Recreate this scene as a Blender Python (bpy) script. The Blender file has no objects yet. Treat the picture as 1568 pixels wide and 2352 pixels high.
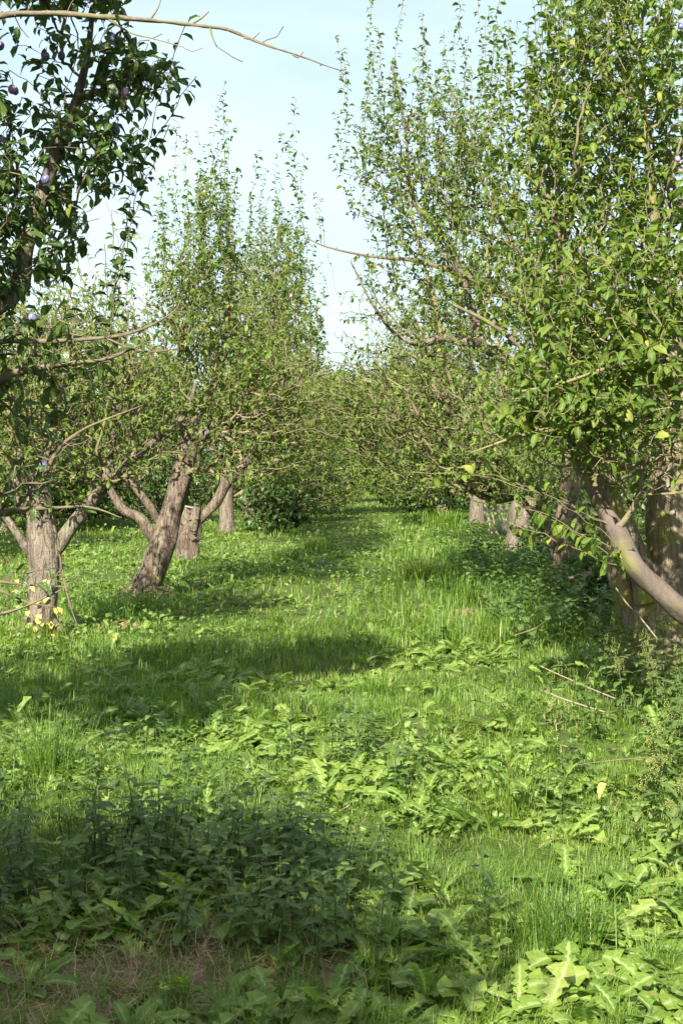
import bpy, math, random
import numpy as np
from mathutils import Matrix, Vector

rng = np.random.default_rng(11)
random.seed(11)
C = bpy.context.scene.collection
D = bpy.data
SC = bpy.context.scene

# ------------------------------------------------------------------ camera, sky, sun, exposure
FOC = 3150.0            # focal length in the 1568 x 2352 working picture
UC, VC, VH = 784.0, 1176.0, 1060.0
CAM = np.array([0.0, 0.0, 1.6])
PITCH = math.atan((VC - VH) / FOC)
cam = D.cameras.new('camera')
cam.sensor_fit = 'VERTICAL'
cam.sensor_height = 36.0
cam.sensor_width = 24.0
cam.lens = FOC / 2352.0 * 36.0
cam.clip_end = 2000
cam.clip_start = 0.05
cam_o = D.objects.new('camera', cam)
cam_o.location = CAM
cam_o.rotation_euler = (math.radians(90) - PITCH, 0, 0)
C.objects.link(cam_o)
SC.camera = cam_o

SUN_ELEV, SUN_AZ = math.radians(35), math.radians(13)   # light travels towards +y, +x by SUN_AZ
world = D.worlds.new('World')
SC.world = world
world.use_nodes = True
wn = world.node_tree
bg = wn.nodes['Background']
sky = wn.nodes.new('ShaderNodeTexSky')
sky.sky_type = 'NISHITA'
sky.sun_disc = False
sky.sun_elevation = SUN_ELEV
sky.sun_rotation = math.radians(180) + SUN_AZ
sky.air_density = 1.0
sky.dust_density = 3.0
sky.ozone_density = 1.2
# thin high cloud veils the blue
wtc = wn.nodes.new('ShaderNodeTexCoord')
wmp = wn.nodes.new('ShaderNodeMapping')
wmp.inputs['Scale'].default_value = (1.2, 1.2, 4)
wn.links.new(wtc.outputs['Generated'], wmp.inputs[0])
wnz = wn.nodes.new('ShaderNodeTexNoise')
wnz.inputs['Scale'].default_value = 1.6
wnz.inputs['Detail'].default_value = 7
wnz.inputs['Roughness'].default_value = .55
wn.links.new(wmp.outputs[0], wnz.inputs['Vector'])
wmr = wn.nodes.new('ShaderNodeMapRange')
wmr.inputs[1].default_value, wmr.inputs[2].default_value = .3, .75
wmr.inputs[3].default_value, wmr.inputs[4].default_value = .3, .8
wn.links.new(wnz.outputs[0], wmr.inputs[0])
wmx = wn.nodes.new('ShaderNodeMix')
wmx.data_type = 'RGBA'
wn.links.new(wmr.outputs[0], wmx.inputs[0])
wn.links.new(sky.outputs[0], wmx.inputs[6])
wmx.inputs[7].default_value = (6.6, 8.0, 8.2, 1)
wn.links.new(wmx.outputs[2], bg.inputs[0])
bg.inputs[1].default_value = 0.051

sun = D.lights.new('sun', 'SUN')
sun.energy = 5.0
sun.angle = math.radians(0.53)
sun.color = (1.0, 0.93, 0.80)
sun_o = D.objects.new('sun', sun)
tv = Vector((math.sin(SUN_AZ) * math.cos(SUN_ELEV), math.cos(SUN_AZ) * math.cos(SUN_ELEV), -math.sin(SUN_ELEV)))
sun_o.rotation_euler = tv.to_track_quat('-Z', 'Y').to_euler()
C.objects.link(sun_o)
SC.view_settings.view_transform = 'Standard'
SC.view_settings.look = 'None'
SC.view_settings.exposure = 1.84
SC.view_settings.gamma = 1.0
SC.view_settings.use_curve_mapping = False
SC.cycles.max_bounces = 8
SC.cycles.diffuse_bounces = 3
SC.cycles.transmission_bounces = 4
SC.cycles.transparent_max_bounces = 4

# ------------------------------------------------------------------ helpers
CP, SP = math.cos(PITCH), math.sin(PITCH)


def P(u, v, y):
    """World point seen at working pixel (u, v) whose world y is given."""
    dx, dz, dy = (u - UC) / FOC, -(v - VC) / FOC, 1.0
    wy = dy * CP + dz * SP
    wz = -dy * SP + dz * CP
    k = y / wy
    return np.array([dx * k, y, CAM[2] + wz * k])


def proj(p):
    p = np.asarray(p, float) - CAM
    d = p[..., 1] * CP - p[..., 2] * SP
    h = p[..., 1] * SP + p[..., 2] * CP
    d = np.where(d < 0.05, 0.05, d)
    return UC + FOC * p[..., 0] / d, VC - FOC * h / d, d


def hsh(i, j, k, s):
    i, j, k = np.atleast_1d(i), np.atleast_1d(j), np.atleast_1d(k)
    n = (i.astype(np.int64) * 374761393 + j.astype(np.int64) * 668265263 + k.astype(np.int64) * 2147483647 + s * 974634641) & 0xffffffff
    n = ((n ^ (n >> 13)) * 1274126177) & 0xffffffff
    n = ((n ^ (n >> 16)) * 2246822519) & 0xffffffff
    return ((n ^ (n >> 15)) & 0xffff) / 65535.0


def vn3(x, y, z, s=0):
    x, y, z = np.broadcast_arrays(np.asarray(x, float), np.asarray(y, float), np.asarray(z, float))
    i, j, k = np.floor(x), np.floor(y), np.floor(z)
    f, g, h = x - i, y - j, z - k
    f, g, h = f * f * (3 - 2 * f), g * g * (3 - 2 * g), h * h * (3 - 2 * h)
    r = 0
    for a in (0, 1):
        for b in (0, 1):
            for c in (0, 1):
                w = (f if a else 1 - f) * (g if b else 1 - g) * (h if c else 1 - h)
                r = r + w * hsh(i + a, j + b, k + c, s)
    return r


def vn2(x, y, s=0):
    return vn3(x, y, np.zeros_like(np.asarray(x, float)), s)


def ground_z(x, y):
    x, y = np.asarray(x, float), np.asarray(y, float)
    sh = np.broadcast(x, y).shape
    return np.reshape((vn2(x * 0.35, y * 0.35, 3) - 0.5) * 0.16 + (vn2(x * 1.3, y * 1.3, 4) - 0.5) * 0.06, sh)


def nrm(a):
    return a / np.maximum(np.linalg.norm(a, axis=-1, keepdims=True), 1e-9)


def make_mesh(name, verts, flat, sizes, mat, attrs=None, smooth=False):
    me = D.meshes.new(name)
    nv, nl, nf = len(verts), len(flat), len(sizes)
    me.vertices.add(nv)
    me.vertices.foreach_set('co', np.ascontiguousarray(verts, np.float32).ravel())
    me.loops.add(nl)
    me.loops.foreach_set('vertex_index', np.ascontiguousarray(flat, np.int32))
    me.polygons.add(nf)
    st = np.concatenate([[0], np.cumsum(sizes)[:-1]]).astype(np.int32)
    me.polygons.foreach_set('loop_start', st)
    me.polygons.foreach_set('loop_total', np.ascontiguousarray(sizes, np.int32))
    me.polygons.foreach_set('use_smooth', np.full(nf, smooth, bool))
    me.update(calc_edges=True)
    for k, a in (attrs or {}).items():
        at = me.attributes.new(k, 'FLOAT', 'POINT')
        at.data.foreach_set('value', np.ascontiguousarray(a, np.float32))
    if mat:
        me.materials.append(mat)
    return me


def obj(name, me, parent=None, base=None, **props):
    o = D.objects.new(name, me)
    C.objects.link(o)
    if parent:
        o.parent = parent
    if base is not None:
        o.location = base
    for k, v in props.items():
        o[k] = v
    return o


def thing(name, loc, label, cat, group=None):
    o = D.objects.new(name, None)
    o.empty_display_size = 0.2
    C.objects.link(o)
    o.location = loc
    o['label'] = label
    o['category'] = cat
    if group:
        o['group'] = group
    return o


class Tmpl:
    """Variants that share one topology: verts (K,V,3), rib (V)."""

    def __init__(self, verts, faces, rib):
        self.v = np.asarray(verts, float)
        self.flat = np.concatenate([np.array(f) for f in faces])
        self.sizes = np.array([len(f) for f in faces])
        self.rib = np.asarray(rib, float)
        self.cache = {}

    def batch(self, k, M, B):
        """k (N,), M (N,3,3) columns = axes, B (N,3) -> verts, flat, sizes"""
        V = np.einsum('nij,nvj->nvi', M, self.v[k]) + B[:, None, :]
        n, m = V.shape[:2]
        flat = (self.flat[None, :] + (np.arange(n) * m)[:, None]).ravel()
        return V.reshape(-1, 3), flat, np.tile(self.sizes, n)

    def mesh(self, name, k, M, B, mat, tint, smooth=True):
        v, f, s = self.batch(k, M, B)
        return make_mesh(name, v, f, s, mat, {'tint': np.repeat(tint, self.v.shape[1]), 'rib': np.tile(self.rib, len(k))}, smooth)

    def single(self, name, k, t, mat):
        """Shared mesh of variant k with tint class t (0..7)."""
        key = (k, t, mat.name)
        if key not in self.cache:
            self.cache[key] = make_mesh(name, self.v[k], self.flat, self.sizes, mat,
                                        {'tint': np.full(self.v.shape[1], (t + 0.5) / 8), 'rib': self.rib}, True)
        return self.cache[key]


def strip(ts, ws, elev0, elev1, fold, wave, twist=0.0, seed=0, tooth=None):
    """A leaf as three rows (left, midrib, right) along an arching axis; x across, y along, z up."""
    r = np.random.default_rng(seed)
    ts, ws = np.asarray(ts, float), np.asarray(ws, float)
    n = len(ts)
    dense = np.linspace(0, 1, 60)
    el = elev0 + (elev1 - elev0) * dense ** 0.9
    py = np.concatenate([[0], np.cumsum(np.cos(el[:-1])) / 59])
    pz = np.concatenate([[0], np.cumsum(np.sin(el[:-1])) / 59])
    cy, cz, ce = np.interp(ts, dense, py), np.interp(ts, dense, pz), np.interp(ts, dense, el)
    V, rib = [], []
    ph = r.uniform(0, 6.28)
    for i in range(n):
        nz, ny = math.cos(ce[i]), -math.sin(ce[i])
        tw = twist * ts[i]
        for s in (-1, 0, 1):
            w = ws[i] * (1 + (r.uniform(-0.15, 0.15) if s else 0))
            lift = (fold * w + wave * math.sin(ph + i * 2.1 + s)) if s else 0
            lift += s * w * math.sin(tw)
            sh = (tooth[i] if tooth is not None else 0.0) * (1 if s else 0)
            V.append((s * w * math.cos(tw), cy[i] + ny * lift + sh * math.cos(ce[i]), cz[i] + nz * lift + sh * math.sin(ce[i])))
            rib.append(abs(s) if ws[i] > 0.012 else 0.2)
    F = []
    for i in range(n - 1):
        a, b = i * 3, i * 3 + 3
        F += [(a, a + 1, b + 1, b), (a + 1, a + 2, b + 2, b + 1)]
    return V, F, rib


def make_tmpl(fn, n):
    vs = []
    for k in range(n):
        V, F, rib = fn(k)
        vs.append(V)
    return Tmpl(vs, F, rib)


R = lambda k, a, b: np.random.default_rng(k * 77 + 5).uniform(a, b)


def u_(k, j, a, b):
    return a + (b - a) * np.random.default_rng(k * 131 + j).random()


# leaves of the trees: near, middle and far
PW = .215


def plum_par(k):
    return u_(k, 1, .1, .5), u_(k, 2, -1.5, -.4), u_(k, 3, .1, .6), u_(k, 4, -.5, .5)


PLUM = make_tmpl(lambda k: strip([0, .12, .3, .52, .75, 1], [.012, .012, PW * .72, PW, PW * .74, .0], plum_par(k)[0], plum_par(k)[1], plum_par(k)[2], .012, plum_par(k)[3], k), 10)


def lean_leaf(ts, ws):
    """the same leaf with pointed ends and fewer faces"""
    def fn(k):
        a, b, c, d = plum_par(k)
        V, F, rib = strip([0] + ts + [1], [0] + ws + [0], a, b, c, .0, d, k)
        n = len(ts)
        idx = [1] + [3 + i for i in range(3 * n)] + [3 * n + 4]
        V2 = [V[i] for i in idx]
        F2 = [(0, 2, 1), (0, 3, 2)]
        for i in range(n - 1):
            q = 1 + 3 * i
            F2 += [(q, q + 1, q + 4, q + 3), (q + 1, q + 2, q + 5, q + 4)]
        q, e = 1 + 3 * (n - 1), 3 * n + 1
        F2 += [(q, q + 1, e), (q + 1, q + 2, e)]
        return V2, F2, [0] + [1, 0, 1] * n + [.3]
    return fn


PLUM_NEAR = make_tmpl(lean_leaf([.3, .66], [PW * .8, PW * .85]), 10)
PLUM_MID = make_tmpl(lean_leaf([.5], [PW * 1.05]), 10)
ROUND = make_tmpl(lean_leaf([.3, .7], [.3, .32]), 10)


def far_leaf(k):
    d = u_(k, 1, .05, .4)
    f = u_(k, 2, .0, .15)
    return [(0, 0, 0), (-.3, .5, f), (0, 1, -d), (.3, .5, f)], [(0, 2, 1), (0, 3, 2)], [0, 1, 0.5, 1]


FAR = make_tmpl(far_leaf, 6)


def dandelion(k):
    teeth = 5
    ts, ws, tooth = [0, .1], [.02, .018], [0, 0]
    for i in range(teeth):
        a = .16 + .7 * i / teeth
        big = .06 + .11 * (i / (teeth - 1)) ** .8 * u_(k, 20 + i, .8, 1.15)
        ts += [a, a + .09]
        ws += [big * u_(k, 40 + i, .28, .6), big * 1.2]
        tooth += [0.0, -.05]
    ts += [.9, .97, 1.0]
    ws += [.13, .07, .0]
    tooth += [0, 0, 0]
    return strip(ts, ws, u_(k, 1, .25, 1.0), u_(k, 2, -.75, .05), u_(k, 3, .05, .4), .025, u_(k, 4, -.7, .7), k, tooth)


DAND = make_tmpl(dandelion, 26)
DOCK = make_tmpl(lambda k: strip([0, .14, .22, .36, .5, .64, .78, .9, 1], [w * u_(k, 9, .55, 1.1) for w in (.018, .015, .1, .15, .165, .15, .12, .07, 0)],
                                 u_(k, 1, .4, 1.15), u_(k, 2, -.8, .3), u_(k, 3, .1, .45), .02, u_(k, 4, -.6, .6), k), 10)
NETTLE = make_tmpl(lambda k: strip([0, .16, .22, .3, .38, .47, .56, .66, .76, .87, 1], [.012, .012, .2, .25, .235, .245, .2, .195, .13, .1, 0],
                                   u_(k, 1, .0, .3), u_(k, 2, -1.1, -.5), u_(k, 3, .05, .3), .012, u_(k, 4, -.3, .3), k,
                                   [0, 0, -.02, .02, -.02, .02, -.02, .02, -.02, .02, 0]), 8)


def blade(k):
    b = u_(k, 1, .2, 1.15)
    V = []
    for t, w in ((0, .5), (.5, .42), (.8, .26)):
        V += [(-w, b * t * t, t * (1 - .32 * b * t)), (w, b * t * t, t * (1 - .32 * b * t))]
    V.append((0, b, 1 - .5 * b))
    return V, [(0, 1, 3, 2), (2, 3, 5, 4), (4, 5, 6)], [.5] * 7


BLADE = make_tmpl(blade, 10)


def blade_far(k):
    b = u_(k, 1, .15, 1.1)
    return [(-.5, 0, 0), (.5, 0, 0), (-.3, b * .3, .6), (.3, b * .3, .6), (0, b, 1 - .3 * b)], [(0, 1, 3, 2), (2, 3, 4)], [.5] * 5


BLADE_FAR = make_tmpl(blade_far, 10)


def rotz(a):
    c, s = np.cos(a), np.sin(a)
    M = np.zeros(np.shape(a) + (3, 3))
    M[..., 0, 0], M[..., 0, 1], M[..., 1, 0], M[..., 1, 1], M[..., 2, 2] = c, -s, s, c, 1
    return M


def frame(axis, up):
    """columns: side, axis, normal"""
    a = nrm(axis)
    s = nrm(np.cross(a, up))
    n = np.cross(s, a)
    return np.stack([s, a, n], -1)


# ------------------------------------------------------------------ materials
def nodes(name):
    m = D.materials.new(name)
    m.use_nodes = True
    nt = m.node_tree
    nt.nodes.clear()
    out = nt.nodes.new('ShaderNodeOutputMaterial')
    return m, nt, out


def ramp(nt, stops, interp='LINEAR'):
    n = nt.nodes.new('ShaderNodeValToRGB')
    n.color_ramp.interpolation = interp
    el = n.color_ramp.elements
    while len(el) < len(stops):
        el.new(0.5)
    for e, (p, c) in zip(el, stops):
        e.position = p
        e.color = (*c, 1)
    return n


def leaf_mat(name, stops, trans=0.35, rough=0.45, ribcol=None, ribw=0.0, transgain=(1.9, 2.1, 1.3), spec=0.4, spots=None, gain=.88):
    m, nt, out = nodes(name)
    L = nt.links.new
    at = nt.nodes.new('ShaderNodeAttribute')
    at.attribute_name = 'tint'
    rp = ramp(nt, [(p_, tuple(c_ * gain for c_ in col_)) for p_, col_ in stops])
    L(at.outputs['Fac'], rp.inputs[0])
    geo = nt.nodes.new('ShaderNodeNewGeometry')
    nz = nt.nodes.new('ShaderNodeTexNoise')
    nz.inputs['Scale'].default_value = 45
    nz.inputs['Detail'].default_value = 2
    L(geo.outputs['Position'], nz.inputs['Vector'])
    mr = nt.nodes.new('ShaderNodeMapRange')
    mr.inputs[1].default_value, mr.inputs[2].default_value = .25, .75
    mr.inputs[3].default_value, mr.inputs[4].default_value = .78, 1.22
    L(nz.outputs[0], mr.inputs[0])
    mul = nt.nodes.new('ShaderNodeMix')
    mul.data_type = 'RGBA'
    mul.blend_type = 'MULTIPLY'
    mul.inputs[0].default_value = 1
    L(rp.outputs[0], mul.inputs[6])
    L(mr.outputs[0], mul.inputs[7])
    col = mul.outputs[2]
    if spots:
        n3 = nt.nodes.new('ShaderNodeTexNoise')
        n3.inputs['Scale'].default_value = 28
        n3.inputs['Detail'].default_value = 4
        L(geo.outputs['Position'], n3.inputs['Vector'])
        m3 = nt.nodes.new('ShaderNodeMapRange')
        m3.inputs[1].default_value, m3.inputs[2].default_value = .63, .7
        m3.inputs[3].default_value, m3.inputs[4].default_value = 0, .6
        L(n3.outputs[0], m3.inputs[0])
        x3 = nt.nodes.new('ShaderNodeMix')
        x3.data_type = 'RGBA'
        L(m3.outputs[0], x3.inputs[0])
        L(col, x3.inputs[6])
        x3.inputs[7].default_value = (*spots, 1)
        col = x3.outputs[2]
    if ribcol:
        ra = nt.nodes.new('ShaderNodeAttribute')
        ra.attribute_name = 'rib'
        m2 = nt.nodes.new('ShaderNodeMapRange')
        m2.inputs[1].default_value, m2.inputs[2].default_value = 0.0, ribw
        m2.inputs[3].default_value, m2.inputs[4].default_value = 0.75, 0
        L(ra.outputs['Fac'], m2.inputs[0])
        mx = nt.nodes.new('ShaderNodeMix')
        mx.data_type = 'RGBA'
        L(m2.outputs[0], mx.inputs[0])
        L(col, mx.inputs[6])
        mx.inputs[7].default_value = (*ribcol, 1)
        col = mx.outputs[2]
    pb = nt.nodes.new('ShaderNodeBsdfPrincipled')
    pb.inputs['Roughness'].default_value = rough
    pb.inputs['Specular IOR Level'].default_value = spec
    L(col, pb.inputs['Base Color'])
    bn = nt.nodes.new('ShaderNodeTexNoise')
    bn.inputs['Scale'].default_value = 130
    bn.inputs['Detail'].default_value = 1
    L(geo.outputs['Position'], bn.inputs['Vector'])
    bu = nt.nodes.new('ShaderNodeBump')
    bu.inputs['Strength'].default_value = .5
    bu.inputs['Distance'].default_value = .006
    L(bn.outputs[0], bu.inputs['Height'])
    L(bu.outputs[0], pb.inputs['Normal'])
    tg = nt.nodes.new('ShaderNodeMix')
    tg.data_type = 'RGBA'
    tg.blend_type = 'MULTIPLY'
    tg.inputs[0].default_value = 1
    L(col, tg.inputs[6])
    tg.inputs[7].default_value = (*transgain, 1)
    tr = nt.nodes.new('ShaderNodeBsdfTranslucent')
    L(tg.outputs[2], tr.inputs[0])
    mix = nt.nodes.new('ShaderNodeMixShader')
    mix.inputs[0].default_value = trans
    L(pb.outputs[0], mix.inputs[1])
    L(tr.outputs[0], mix.inputs[2])
    L(mix.outputs[0], out.inputs[0])
    return m


G = lambda r, g, b: (r, g, b)
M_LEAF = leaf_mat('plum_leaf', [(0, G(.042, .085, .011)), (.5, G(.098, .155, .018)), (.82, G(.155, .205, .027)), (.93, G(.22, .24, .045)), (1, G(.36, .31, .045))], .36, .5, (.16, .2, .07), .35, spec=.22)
M_LEAF_SHADED = leaf_mat('plum_leaf_shaded', [(0, G(.03, .068, .015)), (.6, G(.055, .1, .02)), (.9, G(.1, .15, .028)), (1, G(.24, .22, .04))], .25, .36, (.12, .16, .06), .35)  # darker copy of the plum leaf, with shade put into its colour
M_WEED = leaf_mat('weed_leaf', [(0, G(.07, .135, .018)), (.45, G(.125, .2, .028)), (.9, G(.185, .26, .045)), (1, G(.2, .25, .055))], .35, .5, (.3, .37, .16), .3, spots=(.24, .17, .07))
M_NETTLE = leaf_mat('nettle_leaf', [(0, G(.05, .095, .02)), (.6, G(.085, .14, .03)), (.95, G(.13, .185, .045)), (1, G(.4, .35, .06))], .3, .55, (.13, .2, .07), .3, spots=(.16, .12, .05))
M_GRASS = leaf_mat('grass_blade', [(0, G(.07, .14, .016)), (.55, G(.12, .2, .024)), (.88, G(.185, .255, .04)), (.95, G(.28, .27, .09)), (1, G(.42, .36, .18))], .35, .5)
M_DRY = leaf_mat('dry_grass', [(0, G(.2, .13, .075)), (.5, G(.34, .25, .15)), (1, G(.5, .4, .27))], .2, .7)
M_TASSEL = leaf_mat('seed_tassel', [(0, G(.17, .2, .05)), (1, G(.27, .29, .08))], .25, .7)


def bark_mat(name, dark, mid, light, moss=None, mossamt=0.0, scale=1.0, fissure=0.6, smoothbark=False):
    m, nt, out = nodes(name)
    L = nt.links.new
    geo = nt.nodes.new('ShaderNodeNewGeometry')
    mp = nt.nodes.new('ShaderNodeMapping')
    mp.inputs['Scale'].default_value = (14 * scale, 14 * scale, 3 * scale)
    L(geo.outputs['Position'], mp.inputs[0])
    vo = nt.nodes.new('ShaderNodeTexNoise')
    vo.inputs['Scale'].default_value = 1.0
    vo.inputs['Detail'].default_value = 6
    vo.inputs['Roughness'].default_value = .65
    vo.inputs['Distortion'].default_value = .8
    L(mp.outputs[0], vo.inputs['Vector'])
    fine = nt.nodes.new('ShaderNodeTexNoise')
    fine.inputs['Scale'].default_value = 60 * scale
    fine.inputs['Detail'].default_value = 5
    L(geo.outputs['Position'], fine.inputs['Vector'])
    add = nt.nodes.new('ShaderNodeMix')
    add.inputs[0].default_value = .22
    L(vo.outputs[0], add.inputs[2])
    L(fine.outputs[0], add.inputs[3])
    hgt = add.outputs[0]
    if not smoothbark:
        mp2 = nt.nodes.new('ShaderNodeMapping')
        mp2.inputs['Scale'].default_value = (17 * scale, 17 * scale, 3.4 * scale)
        L(geo.outputs['Position'], mp2.inputs[0])
        v = nt.nodes.new('ShaderNodeTexNoise')
        v.inputs['Scale'].default_value = 1.0
        v.inputs['Detail'].default_value = 3.5
        v.inputs['Roughness'].default_value = .5
        v.inputs['Distortion'].default_value = 1.2
        L(mp2.outputs[0], v.inputs['Vector'])
        sb = nt.nodes.new('ShaderNodeMath')
        sb.operation = 'SUBTRACT'
        L(v.outputs[0], sb.inputs[0])
        sb.inputs[1].default_value = .5
        ab = nt.nodes.new('ShaderNodeMath')
        ab.operation = 'ABSOLUTE'
        L(sb.outputs[0], ab.inputs[0])
        vr = nt.nodes.new('ShaderNodeMapRange')
        vr.inputs[1].default_value, vr.inputs[2].default_value = 0.0, .055
        vr.inputs[3].default_value, vr.inputs[4].default_value = .66, 1.0
        L(ab.outputs[0], vr.inputs[0])
        mu = nt.nodes.new('ShaderNodeMath')
        mu.operation = 'MULTIPLY'
        L(add.outputs[0], mu.inputs[0])
        L(vr.outputs[0], mu.inputs[1])
        hgt = mu.outputs[0]
    rp = ramp(nt, [(.26, dark), (.42, mid), (.7, light)])
    L(hgt, rp.inputs[0])
    col = rp.outputs[0]
    if moss:
        n2 = nt.nodes.new('ShaderNodeTexNoise')
        n2.inputs['Scale'].default_value = 4.5
        n2.inputs['Detail'].default_value = 5
        L(geo.outputs['Position'], n2.inputs['Vector'])
        mr = nt.nodes.new('ShaderNodeMapRange')
        mr.inputs[1].default_value, mr.inputs[2].default_value = .62 - mossamt, .75 - mossamt
        L(n2.outputs[0], mr.inputs[0])
        mx = nt.nodes.new('ShaderNodeMix')
        mx.data_type = 'RGBA'
        L(mr.outputs[0], mx.inputs[0])
        L(col, mx.inputs[6])
        mx.inputs[7].default_value = (*moss, 1)
        col = mx.outputs[2]
    pb = nt.nodes.new('ShaderNodeBsdfPrincipled')
    pb.inputs['Roughness'].default_value = .85
    pb.inputs['Specular IOR Level'].default_value = .2
    L(col, pb.inputs['Base Color'])
    bp = nt.nodes.new('ShaderNodeBump')
    bp.inputs['Strength'].default_value = fissure
    bp.inputs['Distance'].default_value = .05 if not smoothbark else .012
    L(hgt, bp.inputs['Height'])
    L(bp.outputs[0], pb.inputs['Normal'])
    L(pb.outputs[0], out.inputs[0])
    return m


M_BARK = bark_mat('old_bark', (.045, .036, .028), (.118, .097, .075), (.205, .172, .135), (.15, .15, .1), .05, 1.0, .9)
M_BARK_RED = bark_mat('red_brown_bark', (.035, .025, .019), (.1, .076, .057), (.185, .148, .112), (.17, .17, .11), .04, .9, 1.0)
M_BARK_MOSS = bark_mat('mossy_bark', (.05, .04, .028), (.145, .115, .08), (.24, .195, .14), (.16, .155, .04), .12, 1.0, .8)
M_BARK_GREY = bark_mat('smooth_grey_bark', (.04, .031, .026), (.078, .06, .05), (.125, .102, .085), (.11, .11, .035), .1, 1.1, .8, True)
M_TWIG = bark_mat('lichen_twig', (.06, .046, .03), (.125, .104, .062), (.19, .165, .1), (.14, .14, .05), .12, 1.5, .2, True)
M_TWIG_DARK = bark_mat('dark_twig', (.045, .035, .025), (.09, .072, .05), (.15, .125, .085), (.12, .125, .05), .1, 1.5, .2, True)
M_CUT = bark_mat('grey_cut_wood', (.1, .095, .085), (.17, .16, .145), (.24, .23, .21), None, 0, 1.5, .5)
M_PALE = bark_mat('bleached_wood', (.11, .09, .065), (.17, .14, .105), (.24, .205, .155), None, 0, 1.5, .3, True)


def ground_mat():
    m, nt, out = nodes('meadow_soil')
    L = nt.links.new
    geo = nt.nodes.new('ShaderNodeNewGeometry')
    n1 = nt.nodes.new('ShaderNodeTexNoise')
    n1.inputs['Scale'].default_value = 2.2
    n1.inputs['Detail'].default_value = 6
    L(geo.outputs['Position'], n1.inputs['Vector'])
    r1 = ramp(nt, [(.3, (.035, .045, .014)), (.5, (.055, .085, .02)), (.7, (.08, .11, .028))])
    L(n1.outputs[0], r1.inputs[0])
    n2 = nt.nodes.new('ShaderNodeTexNoise')
    n2.inputs['Scale'].default_value = 30
    n2.inputs['Detail'].default_value = 5
    L(geo.outputs['Position'], n2.inputs['Vector'])
    r2 = ramp(nt, [(.3, (.13, .085, .05)), (.55, (.22, .155, .1)), (.75, (.34, .25, .17))])
    L(n2.outputs[0], r2.inputs[0])
    # dry thatch patch by the viewer's feet
    ds = nt.nodes.new('ShaderNodeVectorMath')
    ds.operation = 'DISTANCE'
    mp = nt.nodes.new('ShaderNodeMapping')
    mp.inputs['Scale'].default_value = (1, 1, 0)
    L(geo.outputs['Position'], mp.inputs[0])
    L(mp.outputs[0], ds.inputs[0])
    ds.inputs[1].default_value = (-.75, 4.1, 0)
    ad = nt.nodes.new('ShaderNodeMath')
    ad.operation = 'MULTIPLY_ADD'
    L(n1.outputs[0], ad.inputs[0])
    ad.inputs[1].default_value = .9
    L(ds.outputs['Value'], ad.inputs[2])
    mr = nt.nodes.new('ShaderNodeMapRange')
    mr.inputs[1].default_value, mr.inputs[2].default_value = 1.0, 1.45
    mr.inputs[3].default_value, mr.inputs[4].default_value = 1, 0
    L(ad.outputs[0], mr.inputs[0])
    mx = nt.nodes.new('ShaderNodeMix')
    mx.data_type = 'RGBA'
    L(mr.outputs[0], mx.inputs[0])
    L(r1.outputs[0], mx.inputs[6])
    L(r2.outputs[0], mx.inputs[7])
    pb = nt.nodes.new('ShaderNodeBsdfPrincipled')
    pb.inputs['Roughness'].default_value = .95
    pb.inputs['Specular IOR Level'].default_value = .1
    L(mx.outputs[2], pb.inputs['Base Color'])
    bp = nt.nodes.new('ShaderNodeBump')
    bp.inputs['Strength'].default_value = .8
    bp.inputs['Distance'].default_value = .03
    L(n2.outputs[0], bp.inputs['Height'])
    L(bp.outputs[0], pb.inputs['Normal'])
    L(pb.outputs[0], out.inputs[0])
    return m


M_GROUND = ground_mat()


def plum_mat(name, a, b):
    m, nt, out = nodes(name)
    L = nt.links.new
    geo = nt.nodes.new('ShaderNodeNewGeometry')
    n = nt.nodes.new('ShaderNodeTexNoise')
    n.inputs['Scale'].default_value = 55
    n.inputs['Detail'].default_value = 3
    L(geo.outputs['Position'], n.inputs['Vector'])
    rp = ramp(nt, [(.35, a), (.65, b)])
    L(n.outputs[0], rp.inputs[0])
    pb = nt.nodes.new('ShaderNodeBsdfPrincipled')
    pb.inputs['Roughness'].default_value = .5
    L(rp.outputs[0], pb.inputs['Base Color'])
    L(pb.outputs[0], out.inputs[0])
    return m


M_PLUM_BLUE = plum_mat('blue_plum_skin', (.05, .045, .12), (.2, .19, .36))
M_PLUM_PINK = plum_mat('pink_plum_skin', (.2, .07, .15), (.38, .26, .4))


# ------------------------------------------------------------------ ground sheet
def build_ground():
    xs = np.unique(np.concatenate([np.linspace(-400, -20, 14), np.linspace(-20, 20, 110), np.linspace(20, 400, 14)]))
    ys = np.unique(np.concatenate([np.linspace(-60, -4, 10), np.linspace(-4, 40, 130), np.linspace(40, 100, 40), np.linspace(100, 900, 14)]))
    X, Y = np.meshgrid(xs, ys)
    v = np.stack([X.ravel(), Y.ravel(), ground_z(X, Y).ravel()], -1)
    w, h = len(xs), len(ys)
    i, j = np.meshgrid(np.arange(w - 1), np.arange(h - 1))
    a = (j * w + i).ravel()
    f = np.stack([a, a + 1, a + 1 + w, a + w], -1)
    me = make_mesh('ground', v, f.ravel(), np.full(len(f), 4), M_GROUND, None, True)
    obj('ground', me, kind='structure')


build_ground()


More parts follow.
